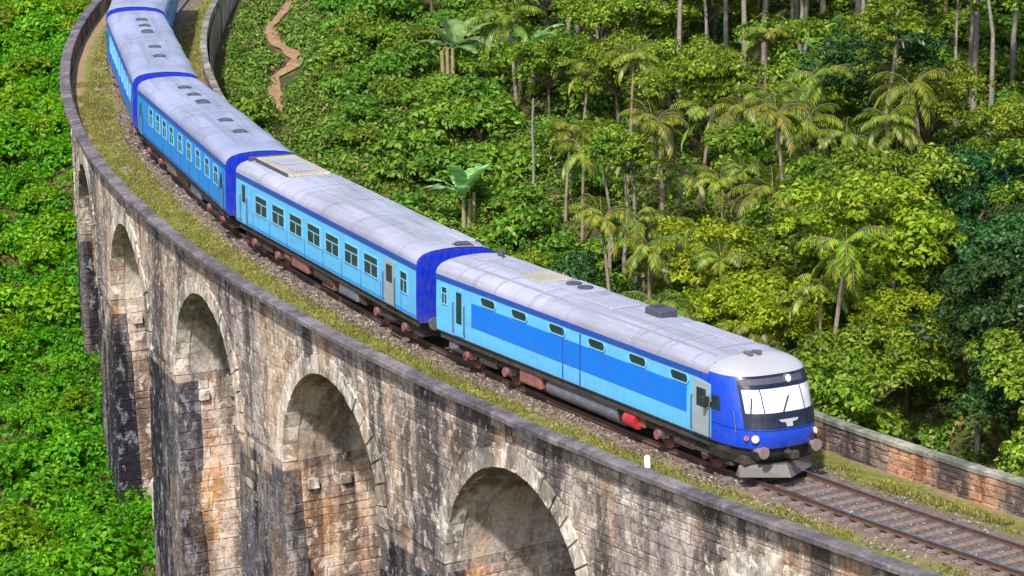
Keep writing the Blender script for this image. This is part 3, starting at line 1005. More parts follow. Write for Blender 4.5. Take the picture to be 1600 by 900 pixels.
nh = local(loco, zones['nose_hood'], 'nose_hood', M['hood_white']); weld(nh)
# swept blue flash carried back from the nose over the cab side
for sg in (-1, 1):
    pts = [(6.25, 2.97), (7.0, 2.72), (7.42, 2.35), (7.62, 1.8), (7.62, 1.12), (7.25, 1.12)]
    mb = MB(); y = sg * (W2 + .014)
    top = [(6.25, 2.972), (6.7, 2.80), (7.05, 2.772), (7.30, 2.74)]
    mb.add([(6.2, sg * (W2 + .002), 2.972), (6.75, y, 2.79), (7.26, y, 2.74), (7.30, sg * (W2 + .002), 2.972)], [(0, 1, 2, 3)])
    local(ns, mb, 'blue_flash', M['deep_blue'])
mb = MB()
for z0, z1 in ((1.12, 2.74),):
    mb.add([nose_pt(z, p_, .012) for z in (1.12, 1.7, 2.2, 2.7) for p_ in (-math.pi / 2, -math.pi / 2 + .04)], [(0, 1, 3, 2), (2, 3, 5, 4), (4, 5, 7, 6)])
local(ns, mb, 'pale_edge', M['sky_blue'])
def patch(z0, z1, p0, p1, out, nz=5, npp=8):
    mb = MB()
    mb.loft([[nose_pt(z, p, out) for p in np.radians(np.linspace(p0, p1, npp))] for z in np.linspace(z0, z1, nz)])
    return mb
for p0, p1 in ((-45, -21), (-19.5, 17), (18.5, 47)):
    w = local(nm, patch(2.08, 2.72, p0, p1, .014), 'windscreen_pane', M['pane_reflection'], True)
o = local(nm, patch(2.84, 3.0, -44, 28, .016), 'destination_board', M['vent_dark'], True)
for a, b in ((-38, -33), (-2, 2), (33, 38)):
    q0 = Vector(nose_pt(2.07, math.radians(a), .04)); q1 = Vector(nose_pt(2.50, math.radians(b), .04))
    local(nm, MB().cyl(q0, q1, .022, n=6), 'wiper', M['black'])
def lamp(z, ph, r, mat='lamp', parent=None, name='headlight'):
    c = Vector(nose_pt(z, ph, .0)); d = (Vector(nose_pt(z, ph, .2)) - c).normalized()
    mb = MB(); mb.cyl(c - d * .05, c + d * .05, r * 1.25, n=16)
    o = local(parent or ns, mb, name + '_housing', M['steel'])
    mb = MB(); mb.cyl(c + d * .05, c + d * .065, r, n=16); local(parent or ns, mb, name, M[mat])
lamp(2.93, math.radians(6), .11, 'lamp', nm); lamp(1.36, math.radians(-36), .10); lamp(1.36, math.radians(36), .10)
lamp(1.36, math.radians(-47), .06, 'red', None, 'tail_lamp'); lamp(1.36, math.radians(47), .06, 'red', None, 'tail_lamp')
# pale winged emblem below the windscreen
em = [(-.34, 1.885), (.34, 1.885), (.27, 1.82), (.12, 1.805), (.10, 1.68), (-.10, 1.68), (-.12, 1.805), (-.27, 1.82)]
mb = MB(); mb.add([(nose_xc(z) + .02, y, z) for y, z in em] + [(nose_xc(z) - .04, y, z) for y, z in em], [tuple(range(8))] + [(i, (i + 1) % 8, 8 + (i + 1) % 8, 8 + i) for i in range(8)])
local(nm, mb, 'emblem', M['hood_white'])
mb = MB(); mb.loft([[nose_pt(z, p, .012) for p in np.linspace(-math.pi / 2 + .02, -math.pi / 2 + .20, 5)] for z in (2.0, 2.2, 2.42)]); local(ns, mb, 'cab_side_window', M['glass'], True)
mb = MB(); mb.box(7.3, 7.42, -1.78, -1.54, 2.05, 2.35, .02); mb.cyl((7.36, -1.5, 2.3), (7.36, -1.6, 2.3), .015, n=5); local(loco, mb, 'mirror', M['black'])
# seams, lamp irons and handrails on the nose
for z in (1.60,):
    mb = MB(); mb.loft([[nose_pt(z + dz, p, .006) for p in np.radians(np.linspace(-89, 89, 40))] for dz in (-.009, .009)]); local(ns, mb, 'panel_seam', M['navy'])
for a in (-60, 60):
    p0, p1 = Vector(nose_pt(1.5, math.radians(a), .05)), Vector(nose_pt(2.1, math.radians(a), .05))
    mb = MB(); mb.cyl(p0, p1, .014, n=6); mb.cyl(p0, nose_pt(1.5, math.radians(a)), .012, n=5); mb.cyl(p1, nose_pt(2.1, math.radians(a)), .012, n=5); local(ns, mb, 'handrail', M['steel'])
for a in (-30, 0, 30):
    mb = MB()
    q = nose_pt(1.0, math.radians(a), .0); mb.box(q[0] - .06, q[0] + .02, q[1] - .05, q[1] + .05, .72, 1.02)
    local(ns, mb, 'hose_bracket', M['black'])
# buffer beam, plough
mb = MB(); mb.loft([[(x - .12 - .3 * (z < .7), y * .94, z) for x, y, z in [(*nose_pt(1.06, p)[:2], z) for p in PH]] for z in (.55, .78, 1.07)]); local(loco, mb, 'front_apron', M['black'], True)
mb = MB(); mb.box(8.1, 8.75, -1.2, 1.2, .50, .80, .04); local(loco, mb, 'buffer_beam', M['under'])
mb = MB()
V = [(8.55, -1.25, .50), (8.55, 1.25, .50), (9.2, .0, .50), (8.65, -1.28, .16), (8.65, 1.28, .16), (9.42, 0, .16), (8.4, -1.25, .16), (8.4, 1.25, .16)]
mb.add(V, [(0, 2, 5, 3), (2, 1, 4, 5), (0, 1, 2), (3, 5, 4), (0, 3, 6), (1, 4, 7), (3, 4, 7, 6), (0, 6, 7, 1)])
local(loco, mb, 'snow_plough', M['plough'])
mb = MB(); mb.cyl((8.8, 0, .88), (9.5, 0, .88), .09, n=8); mb.box(9.45, 9.65, -.13, .13, .76, 1.0, .03); local(loco, mb, 'coupler', M['under'])
for sg in (-1, 1):
    mb = MB(); mb.cyl((8.7, sg * .92, 1.0), (9.32, sg * .92, 1.0), .09, n=10); mb.cyl((9.32, sg * .92, 1.0), (9.37, sg * .92, 1.0), .18, n=14); local(loco, mb, 'buffer', M['buffer'])
running_gear(loco, (-6.1, 5.6), X0, 8.3)
mb = MB(); mb.cyl((-2.3, -.95, .52), (1.9, -.95, .52), .33, n=18); mb.cyl((-2.3, .95, .52), (1.9, .95, .52), .33, n=18); mb.box(-2.2, 1.8, -.9, .9, .28, .84)
local(loco, mb, 'fuel_tank', M['tank'])
mb = MB(); mb.cyl((2.5, -1.2, .56), (3.1, -1.2, .56), .24, n=16); local(loco, mb, 'air_reservoir', M['red'])
ubox(loco, -3.95, -2.6, .32, .85, M['pink_rust']); ubox(loco, -8.6, -8.0, .45, .85, M['tank'])
# roof equipment
for x in (-7.6, -5.2, -3.0, -.8, 2.9, 4.9, 6.3):
    roof_seam(roof, x, 'roof_grey', .03)
for x0, x1, y0, y1, h, mt in ((-5.6, -4.0, -.45, .75, .05, 'beige'), (-3.6, -2.0, -.2, .80, .06, 'roof_grey'), (3.2, 6.2, .25, .85, .03, 'roof_grey'), (-1.2, .4, -.55, .55, .07, 'roof_grey'), (-8.6, -7.9, -.4, .4, .08, 'roof_grey')):
    mb = MB(); zc = roof_z(max(abs(y0), abs(y1)) * .75); mb.box(x0, x1, y0, y1, zc - .25, roof_z(0) + h * .8, .025); local(roof, mb, 'roof_hatch', M[mt])
for x in (-3.2, -2.5):
    mb = MB(); mb.cyl((x, .3, 3.48), (x, .3, 3.55), .26, n=18); local(roof, mb, 'cooling_fan', M['vent_dark'])
mb = MB(); mb.box(1.3, 2.2, .1, .75, 3.3, 3.68, .05); mb.box(1.45, 1.7, .2, .6, 3.68, 3.74); local(roof, mb, 'exhaust_box', M['vent_dark'])
mb = MB(); mb.cyl((-8.3, .55, 3.4), (-8.3, .55, 3.68), .12, n=10); local(roof, mb, 'exhaust_stub', M['vent_dark'])
mb = MB(); mb.box(-8.9, 6.9, -.98, -.90, 3.36, 3.43); local(roof, mb, 'roof_rail', M['roof_grey'])
mb = MB()
for k in range(2): mb.cyl((7.3, -.25 + .3 * k, 3.49), (7.65, -.25 + .3 * k, 3.52), .05, .08, n=10)
local(nh, mb, 'horn', M['steel'])

# ---- carriages
def carriage(s, label, side_mat, roof_mat, style):
    c = car_empty('passenger_carriage', label, 'train carriage', s, 'coupled cars of the blue train')
    X = 9.24
    b, r = shell(c, -X, X, M[side_mat], M[roof_mat])
    end_wall(c, -X, -1, M['end_blue']); end_wall(c, X, 1, M['end_blue'])
    gangway(c, -X, -1); gangway(c, X, 1); couplers(c, X, 1)
    stripe(c, -X + .02, X - .02, 2.78, 2.965, M['stripe_blue'])
    stripe(c, -X + .02, X - .02, 1.12, 1.20, M['mid_blue' if style == 1 else 'stripe_blue'], 'sole_line', -.006)
    running_gear(c, (-6.4, 6.4), -X, X)
    for x in np.arange(-7.3, 8, 1.9):
        local(c, MB().box(x - .008, x + .008, -W2 - .019, -W2 - .005, 1.10, 1.74), 'panel_joint', M['stripe_blue'])
    ubox(c, -3.6, -1.9, .36, .85, M['pink_rust' if style == 1 else 'tank']); ubox(c, -1.2, .6, .42, .85, M['under']); ubox(c, 1.4, 3.2, .36, .85, M['tank'])
    mb = MB(); mb.cyl((-4.4, -1.1, .6), (-3.8, -1.1, .6), .2, n=12); local(c, mb, 'air_reservoir', M['rust'])
    if style == 1:
        for x in (-6.3, -4.4, -2.5, -.6, 1.3, 3.2, 5.1):
            for sd in (-1, 1): window(c, x, 1.78, 2.46, 1.30, side=sd)
        door(c, -8.25, .62, 1.1, 2.7, 'sky_blue', (1.95, 2.62)); door(c, 6.85, .95, 1.1, 2.66, 'door_grey', (1.9, 2.5))
        window(c, 8.15, 1.80, 2.50, .62)
        for x in (-4.6, 0.2, 4.8): roof_seam(r, x, 'roof_white', .03)
        mb = MB(); mb.box(-8.9, -4.9, -.80, .85, 3.2, 3.54, .06); u = local(r, mb, 'cooling_unit', M['beige'])
        mb = MB()
        for k in range(12): mb.box(-8.7 + k * .30, -8.52 + k * .30, -.86, -.78, 3.36, 3.52)
        local(u, mb, 'louvre', M['vent_dark'])
        mb = MB(); mb.box(-7.9, -6.9, -.45, .45, 3.54, 3.59, .02); mb.box(-6.5, -5.5, -.45, .45, 3.54, 3.59, .02); local(u, mb, 'fan_cover', M['roof_grey'])
        mb = MB(); mb.box(-9.15, -8.95, -1.0, 1.0, 3.2, 3.54, .03); local(u, mb, 'end_louvre', M['vent_dark'])
        mb = MB(); mb.box(6.6, 8.6, .5, 1.0, 3.2, 3.52, .05); local(r, mb, 'roof_box', M['roof_grey'])
        roof_vent(r, 8.9, .35, .3, .5, .14)
        mb = MB(); mb.box(-4.6, 8.9, .98, 1.05, 3.34, 3.42); local(r, mb, 'roof_rail', M['roof_white'])
    else:
        xs = (-6.0, -4.45, -3.0, -1.5, .35, 2.2, 4.0, 5.8, 7.5)
        for x in xs:
            for sd in (-1, 1): window(c, x, 1.88, 2.60, .80, side=sd)
        for x in (-8.3, 8.55): door(c, x, .6, 1.1, 2.68, side_mat, (1.9, 2.5))
        for x, l in ((-6.2, .5), (-4.3, .5), (-2.4, .9), (2.2, .55), (4.9, .55)): roof_vent(r, x, .05, l * .75, .42, .11)
        roof_seam(r, 0, 'roof_grey', .06)
        for x in (-4.6, 4.6): roof_seam(r, x, 'roof_white', .03)
        if style == 3:
            for a, d in ((-8.0, -1.0), (.5, 7.2)):
                local(c, MB().box(a, d, -W2 - .020, -W2, 1.35, 1.80), 'side_band', M['band_blue']); local(c, MB().box(a, d, W2, W2 + .02, 1.35, 1.80), 'side_band', M['band_blue'])
    return c
S1 = 9.09 + 1.345 + 9.24
carriage(-S1, 'pale blue carriage with seven windows coupled directly behind the power car', 'sky_blue', 'roof_white', 1)
carriage(-S1 - 19.824, 'mid blue carriage with narrow windows, third vehicle from the front', 'mid_blue', 'roof_blue', 2)
carriage(-S1 - 2 * 19.824, 'blue carriage with darker side bands, fourth vehicle from the front', 'mid_blue', 'roof_blue', 3)
carriage(-S1 - 3 * 19.824, 'rearmost visible carriage, cut off by the top edge of the picture', 'mid_blue', 'roof_blue', 2)

# ---- trackside marker
mp_ = P(4.95, 2.2, -.28)
mk = empty('marker_post', 'short white trackside marker post standing beside the nose of the power car', 'post', mp_)
mb = MB(); mb.box(-.09, .09, -.07, .07, .10, .44, .015); mb.add([(-.09, -.07, .44), (.09, -.07, .44), (.09, .07, .44), (-.09, .07, .44), (0, 0, .50)], [(0, 1, 4), (1, 2, 4), (2, 3, 4), (3, 0, 4)])
local(mk, mb, 'post', plain('post_white', (.78, .77, .68), .7, 0, .12))
mb = MB(); mb.box(-.15, .15, -.13, .13, -.05, .10, .02); local(mk, mb, 'foot', M['vent_dark'])

# ------------------------------------------------------------------ vegetation
M['bark'] = plain('bark_brown', (.12, .085, .06), .9, 0, .4, 6, .2)
M['bark_pale'] = plain('bark_pale', (.21, .185, .155), .85, 0, .4, 5, .2)
M['palm_bark'] = plain('palm_bark', (.22, .17, .13), .9, 0, .4, 7, .2)
M['leaf_left'] = leafmat('leaf_bright', (.052, .16, .009), (.12, .29, .014), (.225, .40, .035), .42, yamt=.05)
M['leaf_mid'] = leafmat('leaf_mid', (.05, .115, .012), (.13, .215, .022), (.25, .32, .045), .40)
M['leaf_dark'] = leafmat('leaf_dark', (.014, .050, .014), (.030, .088, .022), (.06, .135, .035), .28, .40, yamt=.0)
M['leaf_yellow'] = leafmat('leaf_yellow', (.10, .18, .012), (.20, .28, .02), (.36, .39, .045), .40, yamt=.05)
M['leaf_palm'] = leafmat('leaf_palm', (.06, .12, .012), (.14, .22, .02), (.27, .30, .035), .38, .42, yellow=(.45, .33, .05), yamt=.14, spec=.5)
M['leaf_banana'] = leafmat('leaf_banana', (.12, .28, .07), (.18, .36, .12), (.28, .46, .19), .35, .35, yamt=.04, spec=.5)
M['leaf_shrub'] = leafmat('leaf_shrub', (.045, .12, .014), (.105, .21, .022), (.20, .31, .05), .38)
M['leaf_under'] = leafmat('leaf_under', (.04, .10, .014), (.10, .19, .024), (.20, .26, .05), .3, yellow=(.30, .16, .09), yamt=.18)
M['grass'] = leafmat('grass_blade', (.11, .13, .025), (.20, .21, .05), (.34, .30, .12), .3, .6, yamt=.1)

def unit(v): return v / np.maximum(np.linalg.norm(v, axis=-1, keepdims=True), 1e-6)
def rdir(n): return unit(RNG.normal(size=(n, 3)))

def leaves(pos, axis, nrm, l, w, fold=.18):
    axis = unit(axis); b = unit(np.cross(nrm, axis)); nn = np.cross(axis, b)
    l = l[:, None]; w = w[:, None]
    return np.stack([pos - axis * l * .5, pos + b * w * .5 + nn * w * fold - axis * l * .05, pos + axis * l * .5 - nn * l * .12, pos - b * w * .5 + nn * w * fold - axis * l * .05], 1)

def clumps(cent, rad, per, l0, l1, asp=.5, updir=.5, flat=.75):
    n = len(cent)
    c = np.repeat(cent, per, 0); r = np.repeat(rad, per)
    d = rdir(n * per); d[:, 2] = np.abs(d[:, 2]) * .9 - .25; d = unit(d)
    k = RNG.uniform(.35, 1.0, n * per) ** .5
    pos = c + d * (r * k)[:, None] * np.array([1, 1, flat])
    nrm = unit(d * .7 + np.array([0, 0, updir]) + RNG.normal(size=d.shape) * .35)
    ax = unit(np.cross(nrm, rdir(len(d))) + d * .35 - np.array([0, 0, .25]))
    l = RNG.uniform(l0, l1, n * per)
    return leaves(pos, ax, nrm, l, l * asp)

def lobes_points(lobes, n, shell_k=.72):
    lb = np.array(lobes); vol = lb[:, 3] * lb[:, 4]
    i = RNG.choice(len(lb), n, p=vol / vol.sum())
    d = rdir(n); d[:, 2] = np.where(d[:, 2] < -.35, -d[:, 2], d[:, 2])
    k = RNG.uniform(shell_k, 1.0, n)
    return lb[i, :3] + d * k[:, None] * lb[i][:, [3, 3, 4]]

def trunk_mesh(path, r0, r1, limbs=(), n=7):
    mb = MB()
    pts = [Vector(p) for p in path]
    for i in range(len(pts) - 1):
        a = r0 + (r1 - r0) * i / (len(pts) - 1); b = r0 + (r1 - r0) * (i + 1) / (len(pts) - 1)
        mb.cyl(pts[i], pts[i + 1], a, b, n, False)
    for p, q, a, b in limbs:
        m = (Vector(p) + Vector(q)) / 2 + Vector((random.uniform(-.2, .2), random.uniform(-.2, .2), .15))
        mb.cyl(p, m, a, (a + b) / 2, 5, False); mb.cyl(m, q, (a + b) / 2, b, 5, False)
    return mb

def as_mesh(name, mb, mat):
    me = mesh_from(name, mb.v, mb.f, True); me.materials.append(mat); return me
def leaf_mesh(name, V, mat):
    me = quads_mesh(name, V); me.materials.append(mat); return me

def broadleaf(h, cr, nl, per, lsz, mat, bark='bark', ncl=84, base=.34):
    lobes = [(0, 0, h * .70, cr * .72, h * .27)]
    for k in range(nl):
        a = 2 * math.pi * k / nl + random.uniform(-.4, .4); rr = cr * random.uniform(.45, .85)
        lobes.append((rr * math.cos(a), rr * math.sin(a), h * random.uniform(base + .12, .80), cr * random.uniform(.32, .5), h * random.uniform(.11, .18)))
    c = lobes_points(lobes, ncl)
    V = clumps(c, RNG.uniform(.32, .80, ncl) * cr / 2.6, per, *lsz)
    th = h * (.62 if h < 9 else .74)
    path = [(0, 0, -.6), (.05, .02, th * .3), (random.uniform(-.2, .2), random.uniform(-.2, .2), th * .65), (random.uniform(-.3, .3), random.uniform(-.3, .3), th)]
    limbs = [(path[2] if h < 9 else path[3], (l[0], l[1], l[2] - .1), h * (.011 if h < 9 else .005), h * .003) for l in lobes[1:]]
    return as_mesh('trunk', trunk_mesh(path, h * (.022 if h < 9 else .015), h * (.010 if h < 9 else .007), limbs), M[bark]), leaf_mesh('crown', V, mat)

def shrub(h, r, ncl, per, lsz, mat):
    lobes = [(0, 0, h * .45, r * .7, h * .45)] + [(r * .55 * math.cos(a), r * .55 * math.sin(a), h * random.uniform(.3, .55), r * .5, h * .35) for a in np.linspace(0, 5.2, 5)]
    c = lobes_points(lobes, ncl, .6)
    V = clumps(c, RNG.uniform(.25, .5, ncl) * r, per, *lsz)
    mb = MB()
    for k in range(5):
        a = random.uniform(0, 6.28)
        mb.cyl((0, 0, -.3), (r * .5 * math.cos(a), r * .5 * math.sin(a), h * .7), .04, .012, 5, False)
    return as_mesh('stem', mb, M['bark']), leaf_mesh('foliage', V, mat)

def palm(h, nf, fl, mat, lean=.5, bark='palm_bark'):
    dx, dy = random.uniform(-lean, lean), random.uniform(-lean, lean)
    path = [(dx * t * t, dy * t * t, -.6 + (h + .6) * t) for t in np.linspace(0, 1, 6)]
    mb = trunk_mesh(path, .11, .065, n=8)
    top = np.array(path[-1]); out = []; rib = MB()
    for k in range(nf):
        a = 2.4 * k + random.uniform(-.3, .3); el = random.uniform(-.1, 1.35); L = fl * random.uniform(.8, 1.1)
        t = np.linspace(0, 1, 19)
        ang = el - 1.75 * t ** 1.3
        dr = np.cumsum(np.cos(ang)) * L / 19; dz = np.cumsum(np.sin(ang)) * L / 19
        pts = np.stack([top[0] + dr * math.cos(a), top[1] + dr * math.sin(a), top[2] + dz], 1)
        side = np.array([-math.sin(a), math.cos(a), 0])
        tang = unit(np.gradient(pts, axis=0))
        for i in range(2, 19):
            ll = fl * .27 * (math.sin(math.pi * (i + .5) / 20) ** .6) * random.uniform(.85, 1.1)
            for sg in (-1, 1):
                ax = unit((side * sg * .8 + tang[i] * .55 + np.array([0, 0, -.35 - .3 * random.random()]))[None])[0]
                out.append((pts[i] + ax * ll * .5, ax, tang[i] * .3 + np.array([0, 0, 1.0]), ll, ll * random.uniform(.13, .2)))
        for i in range(0, 18, 3):
            rib.cyl(pts[i], pts[min(i + 3, 18)], .014, .009, 4, False)
    b = len(mb.v)
    V = leaves(np.array([o[0] for o in out]), np.array([o[1] for o in out]), np.array([o[2] for o in out]), np.array([o[3] for o in out]), np.array([o[4] for o in out]), .1)
    mb.add(rib.v, rib.f)
    return as_mesh('trunk', mb, M[bark]), leaf_mesh('fronds', V, mat)

def banana(h, nl):
    mb = MB()
    for k in range(3):
        a = random.uniform(0, 6.28); r = .25 * k
        mb.cyl((r * math.cos(a), r * math.sin(a), -.4), (r * math.cos(a) * 1.2, r * math.sin(a) * 1.2, h * random.uniform(.42, .55)), .14, .09, 8, False)
    Q = []
    for k in range(nl):
        a = 2.4 * k + random.uniform(-.3, .3); el = random.uniform(.35, 1.45); L = h * random.uniform(.55, .75); Wd = L * .15
        n = 12; t = np.linspace(0, 1, n)
        ang = el - random.uniform(.7, 1.7) * t ** 1.6
        dr = np.cumsum(np.cos(ang)) * L / n; dz = np.cumsum(np.sin(ang)) * L / n
        pts = np.stack([dr * math.cos(a), dr * math.sin(a), h * .48 + dz], 1)
        side = np.array([-math.sin(a), math.cos(a), 0])
        w = Wd * np.sin(np.pi * np.clip(t * .93 + .05, 0, 1)) ** .55
        w[:2] *= .25
        up = unit(np.cross(unit(np.gradient(pts, axis=0)), side))
        for i in range(n - 1):
            for sg in (-1, 1):
                if random.random() < .05: continue
                j = random.uniform(.85, 1.05); dro = random.uniform(.0, .22)
                e0 = pts[i] + sg * side * w[i] * j - np.array([0, 0, w[i] * dro]); e1 = pts[i + 1] + sg * side * w[i + 1] * j - np.array([0, 0, w[i + 1] * dro])
                Q.append(np.stack([pts[i], e0, e1, pts[i + 1]]) if sg > 0 else np.stack([pts[i], pts[i + 1], e1, e0]))
    return as_mesh('stem', mb, plain('banana_stem', (.24, .22, .10), .7, 0, .4)), leaf_mesh('leaves', np.array(Q), M['leaf_banana'])

KIND = {}
LS = (.15, .32)
KIND['mid'] = [broadleaf(6.2, 2.5, 8, 78, LS, M['leaf_mid']) for _ in range(4)]
KIND['dark'] = [broadleaf(6.6, 2.8, 8, 84, LS, M['leaf_dark']) for _ in range(3)]
KIND['yellow'] = [broadleaf(6.4, 2.5, 8, 95, (.14, .28), M['leaf_yellow'], ncl=85) for _ in range(2)]
KIND['tall'] = [broadleaf(11.0, 1.9, 5, 42, (.22, .36), M['leaf_mid'], 'bark_pale', 42, .62) for _ in range(3)]
KIND['palm'] = [palm(h, 15, 2.0, M['leaf_palm']) for h in (5.0, 6.0, 6.8, 4.2)]
KIND['banana'] = [banana(3.9, 10) for _ in range(3)]
KIND['shrub'] = [shrub(random.uniform(1.5, 2.1), random.uniform(1.0, 1.4), 34, 34, (.18, .34), M['leaf_shrub']) for _ in range(5)]
KIND['shrub_left'] = [shrub(random.uniform(1.5, 2.2), random.uniform(1.1, 1.5), 38, 36, (.20, .38), M['leaf_left']) for _ in range(5)]
PARTS = {'shrub': ('stem', 'foliage'), 'shrub_left': ('stem', 'foliage'), 'palm': ('trunk', 'fronds'), 'banana': ('stem', 'leaves')}
NAMES = {'mid': 'broadleaf_tree', 'dark': 'broadleaf_tree', 'yellow': 'broadleaf_tree', 'tall': 'slender_tree', 'palm': 'palm_tree', 'banana': 'banana_plant', 'shrub': 'shrub', 'shrub_left': 'shrub'}
CATS = {'mid': 'tree', 'dark': 'tree', 'yellow': 'tree', 'tall': 'tree', 'palm': 'palm tree', 'banana': 'banana plant', 'shrub': 'shrub', 'shrub_left': 'shrub'}
counts = {}
def plant(kind, x, y, sc, label, group=None, rot=None, var=None, zoff=0.0):
    k = counts.get(kind, 0); counts[kind] = k + 1
    a, b = KIND[kind][k % len(KIND[kind]) if var is None else var]
    z = float(ground(x, y)[0]) + zoff
    m = (Matrix.Translation((x, y, z)) @ Matrix.Rotation(LEAN, 4, 'Y') @ Matrix.Rotation(random.uniform(-.06, .06), 4, 'X')
         @ Matrix.Rotation(random.uniform(0, 6.28) if rot is None else rot, 4, 'Z') @ Matrix.Diagonal((sc * random.uniform(.9, 1.1), sc * random.uniform(.9, 1.1), sc, 1)))
    e = empty(NAMES[kind], label, CATS[kind], group=group, mtx=m)
    pn = PARTS.get(kind, ('trunk', 'crown'))
    inst(pn[0], a, e, Matrix()); inst(pn[1], b, e, Matrix())
    return e

F_, PT, RL = 5162.66, .24322, .05143
def image_pos(x, y, z):
    z = z - CAM_H
    d = y * math.cos(PT) - z * math.sin(PT); v = y * math.sin(PT) + z * math.cos(PT)
    u, v = F_ * x / d, F_ * v / d
    return 800 + u * math.cos(RL) - v * math.sin(RL), 450 - (u * math.sin(RL) + v * math.cos(RL))

taken = []            # x, y, radius of the larger plants
def free(x, y, r, k=1.0):
    return all((x - a) ** 2 + (y - b) ** 2 > (k * (r + c)) ** 2 for a, b, c in taken)

# plants one can name
for kind, x, y, sc, label, r in (
    ('yellow', 13.63, 122.75, 1.28, 'big round yellow green tree standing behind the nose of the power car', 3.0),
    ('dark', 17.3, 115.6, .98, 'large dark bluish green tree at the right edge, beside the yellow green tree', 2.6),
    ('dark', 18.9, 119.6, .85, 'dark green tree cut by the right edge, behind the large dark tree', 2.4),
    ('dark', 17.4, 112.4, .72, 'low dark green tree at the right edge just above the parapet', 1.8),
    ('mid', 7.76, 150.75, .78, 'rounded deep green tree with dark underside high above the middle of the power car', 1.9),
    ('banana', -2.46, 165.75, 1.0, 'left one of the two banana plants near the top of the hillside', 1.2),
    ('banana', 1.4, 162.25, 1.05, 'right one of the two banana plants near the top of the hillside', 1.2),
    ('banana', -2.07, 148.0, .98, 'banana plant with upright pale leaves just above the first carriage roof', 1.3),
    ('banana', 14.96, 151.5, 1.1, 'banana plant high on the slope, left of the thick pale trunk', 1.3),
    ('banana', 18.27, 131.75, 1.0, 'banana plant with pale upright leaf above the dark tree at the right', 1.2),
    ('mid', 20.67, 133.5, .75, 'bright green bushy tree at the right edge beneath the bare trunks', 1.9),
    ('tall', 16.86, 154.5, 1.15, 'tall tree with the thickest pale trunk, near the top right', .8),
    ('tall', 18.93, 153.5, .95, 'slender pale trunked tree just right of the thickest pale trunk', .6),
    ('tall', 20.97, 145.0, .95, 'slender tree with long bare trunk against the dark gap at the right', .6),
    ('tall', 23.2, 147.5, .95, 'slender tree at the top right corner', .6),
):
    plant(kind, x, y, sc, label)
    taken.append((x, y, r))
for x, y, w_ in ((6.14, 164.0, 'middle one'), (5.05, 166.25, 'second from left'), (7.04, 164.0, 'second from right'), (4.0, 167.5, 'leftmost'), (8.4, 166.0, 'rightmost')):
    plant('tall', x, y, random.uniform(.8, 1.0), 'slender tree in the row of bare trunks at the top centre, ' + w_, 'row of bare trunks at the top'); taken.append((x, y, .5))
for x, y, w_ in ((4.8, 137.75, 'middle one'), (5.3, 137.6, 'right one'), (4.2, 139.0, 'left one')):
    plant('tall', x, y, .70, 'thin trunked tree above the power car roof, ' + w_ + ' of three', 'thin trunks above the power car'); taken.append((x, y, .6))
# bare pole
def pole(x, y, h, r, label, name='dead_trunk', cat='trunk'):
    z = float(ground(x, y)[0])
    m = Matrix.Translation((x, y, z)) @ Matrix.Rotation(LEAN, 4, 'Y')
    e = empty(name, label, cat, mtx=m)
    mb = trunk_mesh([(0, 0, -.4), (.03, .02, h * .35), (-.02, .04, h * .7), (.04, .0, h)], r, r * .6, [((0, 0, h * .8), (.35, .1, h * .97), r * .4, r * .15)], 8)
    local(e, mb, 'trunk', M['bark_pale'], True)
    mb = MB(); mb.cyl((0, 0, h * .62), (-.3, .12, h * .72), r * .35, r * .1, 5, False); local(e, mb, 'broken_branch', M['bark_pale'])
pole(1.21, 150.5, 4.6, .075, 'bare pale pole like trunk standing alone among shrubs above the first carriage')
pole(16.33, 113.6, 2.9, .12, 'short bare pale trunk behind the right hand parapet')

def zone(u, v):
    if u < 640: return 'far'
    if v < 150: return 'top'
    if u < 960: return 'first'
    if u < 1250: return 'engine'
    return 'right'
WHERE = {'far': 'between footpath and banana plants', 'top': 'along the top edge', 'first': 'above the first carriage roof', 'engine': 'above the power car', 'right': 'on the bank at right'}
ADJ = {'mid': 'leafy green tree', 'dark': 'dark green leafy tree', 'yellow': 'yellowish green tree', 'tall': 'slender pale trunked tree', 'palm': 'feathery green palm', 'shrub': 'low leafy green shrub'}
def species(u, v):
    r = random.random()
    if u < 640: return 'shrub'
    if u < 800: return 'mid' if r < .10 else 'shrub'
    if u < 960: return ('dark' if r < .12 else 'palm' if r < .35 else 'mid' if r < .6 else 'shrub') if v > 230 else ('mid' if r < .2 else 'palm' if r < .3 else 'shrub')
    if u < 1270:
        if v < 60: return 'tall' if r < .4 else 'mid'
        if v < 250: return 'mid' if r < .6 else 'palm' if r < .75 else 'shrub'
        return 'palm' if r < .60 else 'mid' if r < .86 else 'yellow'
    if v < 170: return 'tall' if r < .25 else 'dark' if r < .35 else 'shrub'
    if v < 230: return 'tall' if r < .3 else 'mid' if r < .85 else 'dark'
    if u > 1440 and v < 600: return 'dark' if r < .4 else 'mid'
    if v > 610: return 'shrub' if r < .7 else 'mid'
    return 'palm' if r < .50 else 'mid' if r < .88 else 'yellow'
RAD = {'mid': 1.9, 'dark': 2.1, 'yellow': 1.8, 'tall': 1.0, 'palm': 1.05, 'shrub': .95}
HC = {'mid': 4.2, 'dark': 4.2, 'yellow': 4.2, 'tall': 7.0, 'palm': 4.4, 'shrub': 1.1}
n_ok = {}
pend = {}
cand = 0
